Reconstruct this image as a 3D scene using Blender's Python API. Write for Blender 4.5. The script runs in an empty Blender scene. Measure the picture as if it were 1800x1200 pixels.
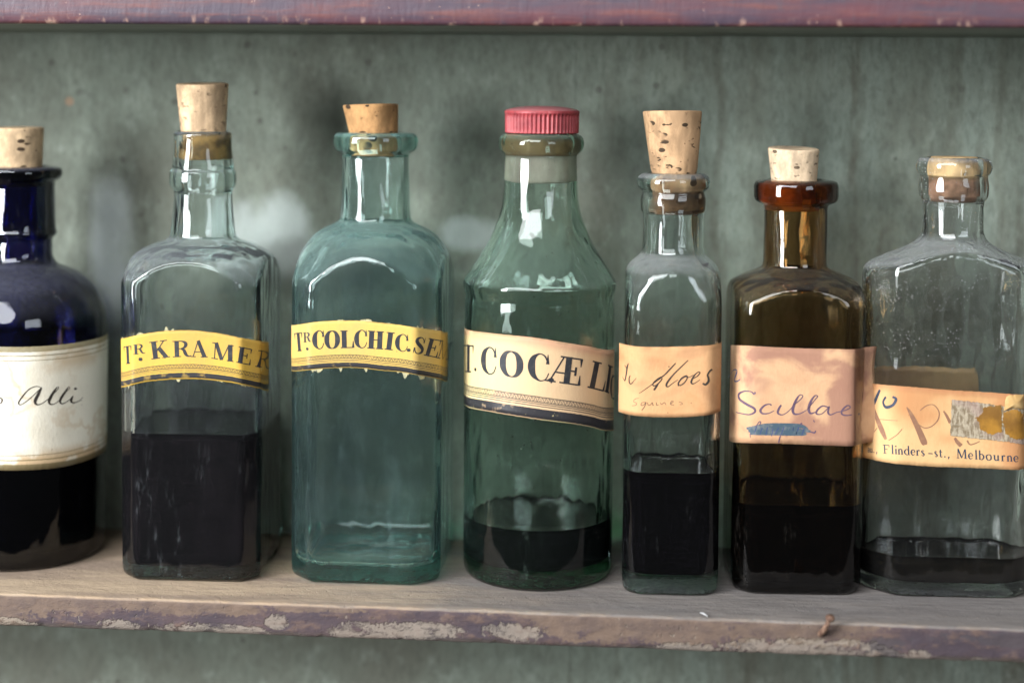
import bpy, bmesh, math, random
from mathutils import Vector, Matrix, noise as mnoise
random.seed(7)
sc = bpy.context.scene
C = sc.collection
# ---------------------------------------------------------------- camera
cam = bpy.data.cameras.new('camera'); camo = bpy.data.objects.new('camera', cam); C.objects.link(camo)
_fw = Vector((-0.0828522, 0.99518665, -0.05233596)); _r = Vector((0.99648603, 0.08337934, 0.00796675)); _u = Vector((-0.01229215, 0.05149199, 0.99859776))
camo.matrix_world = Matrix(((_r.x, _u.x, -_fw.x, 0.04770088), (_r.y, _u.y, -_fw.y, -0.5886902), (_r.z, _u.z, -_fw.z, 0.19472756), (0, 0, 0, 1)))
cam.sensor_width = 36.0; cam.lens = 56.0; cam.shift_y = -0.16014
cam.clip_start = 0.01; cam.clip_end = 50.0
cam.dof.use_dof = True; cam.dof.focus_distance = 0.624; cam.dof.aperture_fstop = 3.2
sc.camera = camo
# ---------------------------------------------------------------- room light: a plain dim room, a tall window to the front left, a fainter one to the right
w = bpy.data.worlds.new('World'); sc.world = w; w.use_nodes = True
w.node_tree.nodes['Background'].inputs[0].default_value = (0.95, 0.97, 1.0, 1); w.node_tree.nodes['Background'].inputs[1].default_value = 0.045
def area(name, az, el, dist, sx, sy, power, col):
    l = bpy.data.lights.new(name, 'AREA'); l.shape = 'RECTANGLE'; l.size = sx; l.size_y = sy; l.energy = power; l.color = col
    o = bpy.data.objects.new(name, l); C.objects.link(o)
    t = Vector((0.0, 0.04, 0.10)); a = math.radians(az); e = math.radians(el)
    p = t + dist*Vector((math.sin(a)*math.cos(e), -math.cos(a)*math.cos(e), math.sin(e)))
    o.location = p; o.rotation_euler = (t-p).to_track_quat('-Z', 'Y').to_euler()
    return o
area('window_light_left', -50, 11, 1.7, .50, 1.0, 70.0, (0.95, 0.98, 1.0))
area('overhead_fill_light', -24, 33, 2.4, 2.2, .90, 86.0, (0.95, 0.98, 1.0))  # large soft lamp added above the front so the shelf shades the upper wall
area('window_light_right', 34, 16, 2.2, .7, .9, 13.0, (0.86, 0.93, 1.0))
sc.view_settings.view_transform = 'Standard'; sc.view_settings.look = 'None'; sc.view_settings.exposure = 0.0; sc.view_settings.gamma = 1.0
sc.view_settings.use_curve_mapping = False
sc.render.engine = 'CYCLES'
cy = sc.cycles
cy.use_denoising = True
try: cy.denoiser = 'OPENIMAGEDENOISE'
except Exception: pass
cy.max_bounces = 17; cy.transmission_bounces = 17; cy.glossy_bounces = 5; cy.diffuse_bounces = 3; cy.transparent_max_bounces = 16; cy.volume_bounces = 0
cy.caustics_reflective = True; cy.caustics_refractive = True; cy.blur_glossy = 0.3; cy.sample_clamp_indirect = 10.0; cy.use_adaptive_sampling = True; cy.adaptive_threshold = 0.015; cy.adaptive_min_samples = 32

# ---------------------------------------------------------------- bottle surface (analytic)
PI = math.pi
def catmull(pts, n):
    """Catmull-Rom through tuples of any size, n samples per span."""
    if len(pts) < 3:
        a, b = pts[0], pts[-1]
        return [tuple(a[k] + (b[k]-a[k])*i/n for k in range(len(a))) for i in range(n+1)]
    P = [pts[0]] + list(pts) + [pts[-1]]
    out = []
    for i in range(1, len(P)-2):
        p0, p1, p2, p3 = P[i-1], P[i], P[i+1], P[i+2]
        for j in range(n):
            t = j/n; t2 = t*t; t3 = t2*t
            out.append(tuple(.5*(2*p1[k] + (p2[k]-p0[k])*t + (2*p0[k]-5*p1[k]+4*p2[k]-p3[k])*t2
                                 + (3*p1[k]-p0[k]-3*p2[k]+p3[k])*t3) for k in range(len(p1))))
    out.append(tuple(pts[-1]))
    return out

class Surf:
    """body = convex prism (planes at angle a, distance d) cut by a turned profile; p sets how soft the edges are."""
    def __init__(s, spec):
        s.planes = spec['planes']; s.p = spec['p']; s.q = spec.get('q', 1.0)
        s.prof = spec['prof']            # [(R, z)] base -> lip, metres
        s.rneck = spec['rneck']; s.rbody = spec['rbody']
        N = 720; s.tab = [0.0]; s.N = N
        zb = spec['zref']; s.zref = zb
        pts = [s.xy(-PI + 2*PI*i/N, zb) for i in range(N+1)]
        for i in range(N):
            s.tab.append(s.tab[-1] + math.hypot(pts[i+1][0]-pts[i][0], pts[i+1][1]-pts[i][1]))
        mid = s.tab[N//2]
        s.tab = [v-mid for v in s.tab]
    def R_at(s, z):
        pr = s.prof
        for i in range(len(pr)-1):
            if pr[i][1] <= z <= pr[i+1][1] and pr[i+1][1] > pr[i][1]:
                t = (z-pr[i][1])/(pr[i+1][1]-pr[i][1]); return pr[i][0]*(1-t)+pr[i+1][0]*t
        return pr[0][0] if z < pr[0][1] else pr[-1][0]
    def rad(s, th, R, t=0.0):
        """th = 0 faces the front (-Y), positive to the right."""
        f = min(1.0, max(0.0, (R-s.rneck)/(s.rbody-s.rneck))) if s.q != 1.0 else 0.0
        qq = 1.0 + (s.q-1.0)*f
        e = 1.0/math.sqrt(math.sin(th)**2 + (math.cos(th)/qq)**2) * (R)
        if not s.planes: return e
        acc = (1.0/e)**s.p
        for a, d in s.planes:
            c = math.cos(th-a)
            if c > 0.05: acc += (c/(d-t))**s.p
        return acc**(-1.0/s.p)
    def xy(s, th, z, off=0.0):
        r = s.rad(th, s.R_at(z)) + off
        return (r*math.sin(th), -r*math.cos(th))
    def s_of(s, th):
        x = (th+PI)/(2*PI)*s.N; i = min(s.N-1, max(0, int(x))); return s.tab[i]+(s.tab[i+1]-s.tab[i])*(x-i)
    def th_of(s, v):
        lo, hi = 0, s.N
        if v <= s.tab[0]: return -PI
        if v >= s.tab[-1]: return PI
        while hi-lo > 1:
            m = (lo+hi)//2
            if s.tab[m] <= v: lo = m
            else: hi = m
        return -PI + 2*PI*(lo + (v-s.tab[lo])/(s.tab[hi]-s.tab[lo]))/s.N
    def point(s, sv, z, off=0.0):
        if sv > s.tab[-1]: sv -= 2*s.tab[-1]
        th = s.th_of(sv); x, y = s.xy(th, z)
        # outward normal in plan by differences
        x1, y1 = s.xy(th-.01, z); x2, y2 = s.xy(th+.01, z)
        tx, ty = x2-x1, y2-y1; L = math.hypot(tx, ty)
        return (x + off*ty/L, y - off*tx/L, z)

DATA = {
'alli': {'x': -0.21294, 'y': 0.0583, 'rz': 0, 'planes': [], 'p': 20, 'q': 1.0, 'taper': 0.955, 'prof': [(0.03523, 0.08897), (0.03521, 0.095), (0.03472, 0.10103), (0.03255, 0.10705), (0.02894, 0.11306), (0.02391, 0.11739), (0.01913, 0.11979), (0.01578, 0.12123), (0.0141, 0.12267), (0.0129, 0.12555), (0.01278, 0.12987), (0.0129, 0.13226), (0.01409, 0.1337), (0.01469, 0.1349), (0.01433, 0.13658), (0.01408, 0.13945), (0.01395, 0.14902), (0.01407, 0.15571), (0.01502, 0.15667), (0.01668, 0.1581), (0.01716, 0.16001), (0.01668, 0.16168), (0.01525, 0.16239)], 'neck': 11, 'bore': 0.01003, 't': 0.0028, 'tb': 0.006, 'level': 0.09, 'label': ([(-687, 9241), (513, 9221), (1589, 9191), (2710, 9176), (4074, 9178), (4931, 9172), (6731, 9165)], [(-753, 4242), (447, 4219), (1825, 4174), (2962, 4146), (3959, 4181), (4840, 4211), (6640, 4248)]), 'ink': [('lettering', 'ink_brown', [('c', [(2102, 7471, 25), (1880, 7570, 33), (1578, 7452, 42), (1305, 7132, 58), (1195, 6930, 50), (1303, 6867, 33), (1576, 7048, 33), (1879, 7316, 33), (2085, 7507, 42)]), ('c', [(2085, 7496, 50), (1950, 7235, 117), (1839, 7012, 125), (1849, 6866, 83), (1988, 6820, 42), (2185, 6907, 33), (2385, 7038, 33)]), ('c', [(2385, 7020, 33), (2620, 7257, 33), (2770, 7403, 33), (2722, 7461, 33), (2578, 7290, 100), (2414, 7017, 125), (2385, 6846, 83), (2502, 6775, 42), (2710, 6839, 33), (2894, 6991, 33)]), ('c', [(2894, 6991, 33), (3115, 7225, 33), (3265, 7340, 33), (3212, 7400, 33), (3050, 7204, 100), (2869, 6965, 117), (2844, 6822, 75), (2956, 6749, 42), (3181, 6824, 33), (3347, 6929, 33)]), ('c', [(3429, 7006, 50), (3348, 6871, 125), (3355, 6764, 75), (3522, 6710, 42), (3778, 6764, 33), (3933, 6868, 25)]), ('c', [(3469, 7293, 25), (3540, 7283, 108), (3626, 7276, 25)]), ('c', [(442, 7176, 33), (531, 7142, 50), (574, 7061, 58), (528, 6957, 42), (427, 6900, 33)])])]},
'kramer': {'x': -0.13244, 'y': 0.05, 'rz': 2, 'planes': [(0, 0.0281), (3.14159, 0.0281), (1.5708, 0.0281), (-1.5708, 0.0281), (0.7854, 0.0352), (-0.7854, 0.0352), (2.35619, 0.0352), (-2.35619, 0.0352)], 'p': 80, 'q': 1.0, 'taper': 1.0, 'prof': [(0.05856, 0.09195), (0.05267, 0.10138), (0.04562, 0.10844), (0.03975, 0.11432), (0.03553, 0.11902), (0.03178, 0.12371), (0.0285, 0.12723), (0.02476, 0.13005), (0.02008, 0.13216), (0.01588, 0.13356), (0.01377, 0.13497), (0.01307, 0.13708), (0.0126, 0.14129), (0.01201, 0.14831), (0.01177, 0.15298), (0.01235, 0.15461), (0.01328, 0.15625), (0.01351, 0.15882), (0.01328, 0.16162), (0.01258, 0.16302), (0.01223, 0.16581), (0.01176, 0.17117), (0.01164, 0.1749), (0.01175, 0.17676), (0.01117, 0.17792)], 'neck': 11, 'bore': 0.00899, 't': 0.0023, 'tb': 0.005, 'level': 0.0584, 'label': ([(-3331, 9557), (-2731, 9643), (-1751, 9877), (-1001, 10001), (133, 10064), (902, 10008), (1649, 9906), (2414, 9731), (3779, 9416), (4679, 9291)], [(-3350, 7580), (-2750, 7680), (-1759, 7953), (-1008, 8057), (-236, 8115), (513, 8127), (1261, 8072), (2030, 7971), (2863, 7731), (4003, 7414), (4903, 7264)]), 'ink': [('lettering', 'ink_black', [('s', [(-2428, 8654, 193), (-2482, 9362, 193)]), ('s', [(-2782, 9286, 39), (-2204, 9392, 39)]), ('s', [(-2604, 8642, 39), (-2262, 8707, 39)]), ('s', [(-2757, 9297, 70), (-2742, 9098, 21)]), ('s', [(-2223, 9396, 70), (-2212, 9197, 21)]), ('s', [(-1997, 9070, 107), (-2014, 9466, 107)]), ('s', [(-2127, 9436, 21), (-1905, 9470, 21)]), ('s', [(-2110, 9065, 21), (-1888, 9098, 21)]), ('c', [(-1984, 9456, 19), (-1885, 9469, 27), (-1794, 9446, 66), (-1772, 9398, 82), (-1800, 9338, 58), (-1877, 9295, 27), (-1976, 9276, 19)]), ('c', [(-1897, 9288, 39), (-1826, 9263, 70), (-1783, 9189, 82), (-1741, 9140, 58), (-1681, 9125, 31), (-1628, 9148, 16)]), ('s', [(-1211, 8903, 190), (-1303, 9598, 190)]), ('s', [(-1470, 9553, 38), (-1130, 9602, 38)]), ('s', [(-1383, 8899, 38), (-1043, 8948, 38)]), ('s', [(-1181, 9191, 38), (-894, 9636, 38)]), ('s', [(-1105, 9358, 166), (-784, 8978, 166)]), ('s', [(-1041, 9615, 38), (-761, 9655, 38)]), ('s', [(-955, 8961, 38), (-645, 9005, 38)]), ('s', [(-362, 8989, 175), (-379, 9636, 175)]), ('s', [(-544, 9606, 35), (-212, 9627, 35)]), ('s', [(-529, 8997, 35), (-196, 9019, 35)]), ('c', [(-333, 9616, 32), (-181, 9623, 45), (-44, 9574, 108), (-11, 9492, 134), (-54, 9398, 96), (-174, 9338, 45), (-325, 9322, 32)]), ('c', [(-204, 9330, 64), (-96, 9279, 115), (-33, 9153, 134), (30, 9066, 96), (122, 9034, 51), (205, 9065, 26)]), ('s', [(277, 9016, 36), (480, 9648, 36)]), ('s', [(479, 9661, 131), (733, 9010, 163)]), ('s', [(337, 9213, 36), (606, 9210, 36)]), ('s', [(180, 9024, 36), (386, 9021, 36)]), ('s', [(578, 9018, 36), (861, 9015, 36)]), ('s', [(1127, 8952, 36), (1170, 9571, 36)]), ('s', [(1196, 9588, 143), (1415, 8912, 143)]), ('s', [(1424, 8898, 36), (1705, 9503, 36)]), ('s', [(1755, 8852, 178), (1755, 9509, 178)]), ('s', [(1008, 8975, 36), (1263, 8940, 36)]), ('s', [(1619, 8890, 36), (1890, 8852, 36)]), ('s', [(1043, 9589, 36), (1230, 9563, 36)]), ('s', [(1705, 9497, 36), (1891, 9471, 36)]), ('s', [(2135, 8786, 175), (2231, 9420, 175)]), ('s', [(2088, 9436, 35), (2645, 9284, 35)]), ('s', [(2000, 8835, 35), (2568, 8684, 35)]), ('s', [(2207, 9103, 35), (2431, 9040, 35)]), ('s', [(2639, 9293, 70), (2608, 9116, 19)]), ('s', [(2554, 8682, 76), (2591, 8896, 19)]), ('s', [(2414, 8946, 45), (2447, 9135, 45)]), ('s', [(2966, 8539, 182), (3285, 9154, 182)]), ('s', [(2965, 9203, 36), (3896, 9014, 36)]), ('s', [(2815, 8597, 36), (3287, 8486, 36)]), ('c', [(3431, 9102, 33), (4006, 8986, 46), (4475, 8831, 113), (4507, 8733, 139), (4236, 8689, 99), (3717, 8737, 46), (3162, 8842, 33)]), ('c', [(3595, 8755, 66), (3942, 8623, 119), (4043, 8463, 139), (4185, 8336, 99), (4499, 8230, 53), (4854, 8185, 26)]), ('s', [(-1820, 8814, 90), (-1820, 8852, 155), (-1820, 8910, 155), (-1819, 8947, 90)])])]},
'colchic': {'x': -0.06203, 'y': 0.0557, 'rz': 0, 'planes': [(0, 0.0303), (3.14159, 0.0303), (1.5708, 0.0303), (-1.5708, 0.0303), (0.7854, 0.0366), (-0.7854, 0.0366), (2.35619, 0.0366), (-2.35619, 0.0366)], 'p': 70, 'q': 1.0, 'taper': 1.0, 'prof': [(0.06089, 0.09255), (0.05382, 0.10198), (0.04678, 0.10786), (0.04162, 0.11374), (0.03692, 0.11961), (0.03364, 0.1243), (0.03082, 0.12852), (0.02825, 0.13251), (0.02567, 0.13578), (0.0224, 0.13836), (0.01866, 0.14023), (0.01586, 0.14164), (0.01469, 0.14304), (0.01434, 0.14538), (0.01398, 0.15355), (0.01362, 0.16289), (0.01362, 0.16848), (0.01443, 0.16988), (0.01629, 0.17127), (0.0171, 0.17314), (0.01722, 0.17546), (0.01675, 0.17709), (0.01558, 0.17802)], 'neck': 12, 'bore': 0.0112, 't': 0.0026, 'tb': 0.006, 'level': None, 'label': ([(-3796, 10116), (-3096, 10197), (-1907, 10428), (-752, 10518), (39, 10512), (806, 10460), (1976, 10326), (2866, 10151), (4448, 9828), (5348, 9718)], [(-3751, 8280), (-3051, 8354), (-1905, 8556), (-747, 8650), (45, 8645), (813, 8572), (1602, 8523), (2401, 8370), (4540, 7822), (5440, 7684)]), 'ink': [('lettering', 'ink_black', [('s', [(-2710, 9197, 201), (-2826, 9927, 201)]), ('s', [(-3099, 9849, 40), (-2549, 9960, 40)]), ('s', [(-2874, 9185, 40), (-2554, 9253, 40)]), ('s', [(-3077, 9861, 73), (-3044, 9656, 22)]), ('s', [(-2572, 9963, 73), (-2540, 9759, 22)]), ('s', [(-2315, 9604, 105), (-2336, 9991, 105)]), ('s', [(-2458, 9956, 21), (-2223, 10000, 21)]), ('s', [(-2437, 9592, 21), (-2207, 9637, 21)]), ('c', [(-2303, 9983, 19), (-2205, 10000, 27), (-2132, 9978, 65), (-2115, 9931, 81), (-2135, 9873, 58), (-2197, 9830, 27), (-2294, 9807, 19)]), ('c', [(-2215, 9822, 38), (-2155, 9799, 69), (-2122, 9727, 81), (-2092, 9677, 58), (-2052, 9661, 31), (-2017, 9682, 15)]), ('c', [(-1553, 9914, 22), (-1594, 10043, 44), (-1679, 10099, 33), (-1763, 10067, 58), (-1854, 9934, 146), (-1882, 9725, 197), (-1845, 9521, 146), (-1748, 9403, 58), (-1663, 9384, 33), (-1571, 9454, 33), (-1513, 9621, 25)]), ('s', [(-1539, 10114, 15), (-1542, 9855, 95)]), ('c', [(-1189, 10103, 32), (-1314, 10035, 106), (-1386, 9873, 177), (-1395, 9744, 191), (-1381, 9615, 177), (-1304, 9461, 106), (-1177, 9407, 32), (-1052, 9475, 106), (-980, 9637, 177), (-971, 9767, 191), (-985, 9895, 177), (-1062, 10049, 106), (-1189, 10103, 32)]), ('s', [(-692, 9430, 190), (-714, 10128, 190)]), ('s', [(-857, 10102, 38), (-569, 10112, 38)]), ('s', [(-837, 9446, 38), (-339, 9464, 38)]), ('s', [(-344, 9457, 97), (-341, 9722, 21)]), ('c', [(154, 9974, 21), (109, 10099, 43), (14, 10153, 32), (-79, 10122, 57), (-181, 9992, 142), (-212, 9789, 191), (-171, 9591, 142), (-63, 9477, 57), (31, 9459, 32), (134, 9527, 32), (198, 9690, 25)]), ('s', [(170, 10168, 14), (166, 9917, 92)]), ('s', [(362, 9429, 193), (391, 10138, 193)]), ('s', [(698, 9416, 193), (726, 10125, 193)]), ('s', [(377, 9784, 39), (712, 9771, 39)]), ('s', [(242, 10123, 39), (539, 10111, 39)]), ('s', [(215, 9456, 39), (512, 9445, 39)]), ('s', [(577, 10110, 39), (874, 10098, 39)]), ('s', [(550, 9443, 39), (847, 9432, 39)]), ('s', [(1060, 9396, 191), (1142, 10094, 191)]), ('s', [(978, 10084, 38), (1302, 10061, 38)]), ('s', [(900, 9428, 38), (1224, 9406, 38)]), ('c', [(1786, 9825, 20), (1748, 9951, 41), (1655, 10016, 31), (1558, 9998, 54), (1448, 9889, 136), (1404, 9700, 183), (1434, 9506, 136), (1536, 9382, 54), (1631, 9352, 31), (1739, 9403, 31), (1814, 9549, 24)]), ('s', [(1814, 10009, 14), (1795, 9770, 88)]), ('c', [(2505, 9705, 23), (2463, 9830, 40), (2356, 9885, 40), (2220, 9851, 106), (2179, 9765, 133), (2230, 9658, 146), (2331, 9547, 153), (2421, 9424, 140), (2378, 9305, 106), (2228, 9265, 40), (2125, 9314, 40), (2084, 9471, 23)]), ('s', [(2571, 9846, 13), (2497, 9652, 67)]), ('s', [(2026, 9298, 13), (2087, 9512, 67)]), ('s', [(2653, 9126, 195), (2906, 9790, 195)]), ('s', [(2729, 9811, 39), (3367, 9657, 39)]), ('s', [(2493, 9188, 39), (3127, 9029, 39)]), ('s', [(2810, 9458, 39), (3050, 9398, 39)]), ('s', [(3360, 9666, 78), (3268, 9483, 21)]), ('s', [(3111, 9026, 85), (3199, 9252, 21)]), ('s', [(3012, 9299, 50), (3089, 9498, 50)]), ('s', [(3209, 8984, 40), (3521, 9633, 40)]), ('s', [(3644, 9633, 160), (3661, 8888, 160)]), ('s', [(3679, 8869, 40), (6129, 9180, 40)]), ('s', [(5289, 8566, 200), (6414, 9146, 200)]), ('s', [(3120, 9013, 40), (3327, 8964, 40)]), ('s', [(4650, 8709, 40), (6010, 8454, 40)]), ('s', [(3315, 9675, 40), (3769, 9589, 40)]), ('s', [(6117, 9174, 40), (7089, 9003, 40)]), ('s', [(-2188, 9300, 76), (-2188, 9332, 131), (-2188, 9381, 131), (-2188, 9412, 76)]), ('s', [(1855, 9343, 84), (1854, 9378, 146), (1854, 9432, 146), (1854, 9467, 84)])])]},
'cocae': {'x': 0.00591, 'y': 0.0537, 'rz': 0, 'planes': [], 'p': 20, 'q': 1.0, 'taper': 1.0, 'prof': [(0.03043, 0.09429), (0.0304, 0.10825), (0.03028, 0.11127), (0.03016, 0.11313), (0.03061, 0.11499), (0.03107, 0.11708), (0.03095, 0.11894), (0.02979, 0.12102), (0.02747, 0.1245), (0.02446, 0.12914), (0.02169, 0.13377), (0.01937, 0.1384), (0.01752, 0.14302), (0.01613, 0.14764), (0.01532, 0.15226), (0.01492, 0.15688), (0.01473, 0.16379), (0.01461, 0.16932), (0.01518, 0.17047), (0.01644, 0.17162), (0.01725, 0.17346), (0.01736, 0.17553), (0.01655, 0.17737), (0.01517, 0.17829)], 'neck': 15, 'bore': 0.0122, 't': 0.0028, 'tb': 0.007, 'level': 0.0235, 'label': ([(-4758, 9971), (-3358, 10019), (-2096, 10089), (-866, 10086), (174, 10014), (1426, 9789), (2392, 9582), (3262, 9369), (4862, 9135)], [(-4699, 6863), (-3299, 6911), (-2064, 6981), (-839, 6940), (202, 6832), (1460, 6636), (2438, 6399), (3243, 6140), (4843, 5829)]), 'ink': [('lettering', 'ink_black', [('s', [(-3412, 8313, 297), (-3409, 9428, 297)]), ('s', [(-4428, 9249, 59), (-2914, 9453, 59)]), ('s', [(-3872, 8276, 59), (-3101, 8389, 59)]), ('s', [(-4430, 9259, 108), (-4478, 8934, 32)]), ('s', [(-2949, 9460, 108), (-2950, 9150, 32)]), ('c', [(-1637, 9241, 32), (-1702, 9433, 64), (-1850, 9520, 48), (-2002, 9477, 86), (-2181, 9284, 214), (-2243, 8977, 289), (-2174, 8678, 214), (-1993, 8504, 86), (-1840, 8474, 48), (-1678, 8572, 48), (-1579, 8812, 37)]), ('s', [(-1609, 9532, 21), (-1621, 9155, 139)]), ('c', [(-907, 9457, 46), (-1122, 9382, 153), (-1251, 9162, 255), (-1270, 8978, 275), (-1248, 8793, 255), (-1115, 8563, 153), (-899, 8466, 46), (-691, 8540, 153), (-572, 8755, 255), (-555, 8938, 275), (-575, 9123, 255), (-698, 9357, 153), (-907, 9457, 46)]), ('c', [(509, 9084, 32), (439, 9285, 64), (283, 9394, 48), (129, 9372, 86), (-42, 9206, 215), (-99, 8911, 290), (-36, 8606, 215), (137, 8407, 86), (292, 8353, 48), (464, 8425, 48), (574, 8648, 38)]), ('s', [(541, 9370, 21), (527, 8996, 140)]), ('s', [(566, 8347, 139), (707, 8475, 59)]), ('s', [(594, 8343, 59), (1188, 9276, 59)]), ('s', [(623, 8349, 235), (771, 8400, 64)]), ('s', [(1277, 8201, 256), (1398, 9259, 256)]), ('s', [(1041, 9291, 59), (1983, 9110, 59)]), ('s', [(401, 8383, 59), (847, 8312, 59)]), ('s', [(990, 8287, 59), (1857, 8117, 59)]), ('s', [(803, 8697, 59), (1234, 8620, 59)]), ('s', [(1337, 8730, 59), (1676, 8664, 59)]), ('s', [(1951, 9128, 139), (1910, 8811, 32)]), ('s', [(1823, 8113, 139), (1870, 8494, 32)]), ('s', [(1655, 8495, 96), (1696, 8833, 96)]), ('s', [(2475, 7913, 298), (2774, 8953, 298)]), ('s', [(2499, 8998, 60), (3065, 8838, 60)]), ('s', [(2241, 8017, 60), (3199, 7733, 60)]), ('s', [(3182, 7727, 151), (3365, 8108, 32)]), ('s', [(3492, 7613, 294), (3846, 8647, 294)]), ('s', [(3574, 8696, 59), (4189, 8519, 59)]), ('s', [(3295, 7716, 59), (3745, 7564, 59)]), ('c', [(4544, 8105, 40), (4189, 8143, 135), (4020, 8000, 225), (3972, 7847, 243), (3958, 7677, 225), (4027, 7428, 135), (4227, 7257, 40), (4644, 7202, 135), (4798, 7347, 225), (4827, 7506, 243), (4858, 7675, 225), (4802, 7924, 135), (4544, 8105, 40)]), ('s', [(-2761, 8469, 90), (-2762, 8506, 155), (-2762, 8565, 155), (-2763, 8602, 90)])])]},
'aloes': {'x': 0.05922, 'y': 0.0439, 'rz': 2, 'planes': [(0, 0.0189), (3.14159, 0.0189), (1.5708, 0.0189), (-1.5708, 0.0189), (0.7854, 0.0232), (-0.7854, 0.0232), (2.35619, 0.0232), (-2.35619, 0.0232)], 'p': 24, 'q': 1.0, 'taper': 1.0, 'prof': [(0.03623, 0.09237), (0.03167, 0.10149), (0.02759, 0.10831), (0.02441, 0.11399), (0.02214, 0.11853), (0.02055, 0.12194), (0.01919, 0.12511), (0.01716, 0.12783), (0.0149, 0.12987), (0.01286, 0.13169), (0.01207, 0.13372), (0.01184, 0.1378), (0.01179, 0.14345), (0.01194, 0.14775), (0.01262, 0.14888), (0.01284, 0.15091), (0.01284, 0.15362), (0.0125, 0.1552), (0.01227, 0.15633), (0.01284, 0.157), (0.01396, 0.15813), (0.01441, 0.15993), (0.01418, 0.16174), (0.01328, 0.16287), (0.01215, 0.16354)], 'neck': 11, 'bore': 0.00868, 't': 0.0022, 'tb': 0.0075, 'level': 0.0475, 'label': ([(-2497, 9741), (-1897, 9741), (-1428, 9741), (-652, 9744), (267, 9776), (1208, 9825), (1585, 9851), (2385, 9883)], [(-2446, 7017), (-1846, 7025), (-1392, 7034), (-617, 7012), (304, 7029), (1248, 7100), (1578, 7144), (2378, 7206)]), 'ink': [('lettering', 'ink_brown', [('c', [(-1844, 9030, 45), (-1912, 8856, 76), (-1962, 8564, 61), (-2022, 8332, 45), (-2092, 8377, 30), (-2170, 8449, 20)]), ('c', [(-2056, 8928, 25), (-1988, 8882, 30), (-1926, 8791, 40)]), ('c', [(-1727, 8573, 35), (-1787, 8464, 55), (-1775, 8292, 66), (-1683, 8251, 40), (-1559, 8369, 25), (-1439, 8508, 20)]), ('s', [(-1622, 8323, 40), (-1589, 8295, 40)]), ('c', [(-1315, 7921, 20), (-882, 8250, 30), (-390, 8636, 50), (-145, 8891, 55), (69, 9129, 35)]), ('c', [(-209, 8999, 35), (-171, 8978, 50)]), ('c', [(-390, 8620, 40), (-575, 8538, 35), (-759, 8378, 40), (-795, 8252, 45), (-680, 8254, 45), (-511, 8414, 45), (-435, 8541, 35)]), ('c', [(-573, 8350, 40), (-649, 8223, 71), (-755, 8064, 76)]), ('c', [(548, 9247, 35), (288, 8992, 45), (-18, 8673, 55), (-232, 8387, 76), (-276, 8245, 71), (-198, 8215, 40), (-14, 8359, 30), (170, 8488, 20)]), ('c', [(205, 8244, 71), (188, 8363, 55), (325, 8553, 66), (494, 8634, 71), (511, 8525, 45), (389, 8350, 45), (236, 8254, 50)]), ('c', [(526, 8582, 30), (634, 8605, 25), (757, 8686, 25)]), ('c', [(713, 8522, 30), (912, 8641, 40), (1004, 8768, 45), (941, 8798, 35), (788, 8655, 55), (683, 8434, 76), (715, 8340, 55), (823, 8367, 30), (1007, 8501, 20)]), ('c', [(1504, 8884, 71), (1403, 8841, 71), (1304, 8688, 66), (1339, 8561, 81), (1341, 8436, 91), (1229, 8313, 81), (1118, 8361, 61)])]), ('small_lettering', 'ink_faint', [('c', [(-1319, 7732, 19), (-1463, 7693, 25), (-1555, 7581, 25), (-1426, 7533, 28), (-1442, 7453, 25), (-1632, 7397, 19)]), ('c', [(-1060, 7586, 25), (-1200, 7565, 25), (-1246, 7469, 28), (-1152, 7473, 25), (-1045, 7586, 25), (-1120, 7395, 32), (-1218, 7265, 38)]), ('c', [(-992, 7578, 25), (-965, 7478, 28), (-879, 7496, 25), (-811, 7582, 25), (-791, 7481, 25), (-748, 7498, 19)]), ('c', [(-656, 7588, 25), (-642, 7484, 28), (-568, 7501, 19)]), ('c', [(-501, 7581, 22), (-453, 7519, 22), (-345, 7593, 22), (-288, 7500, 25)]), ('c', [(-127, 7525, 19), (-4, 7631, 22), (-67, 7652, 22), (-112, 7534, 28), (28, 7496, 22)]), ('c', [(207, 7625, 25), (322, 7595, 25), (338, 7533, 25), (245, 7522, 22)]), ('s', [(673, 7592, 35), (704, 7580, 35)])])]},
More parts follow.
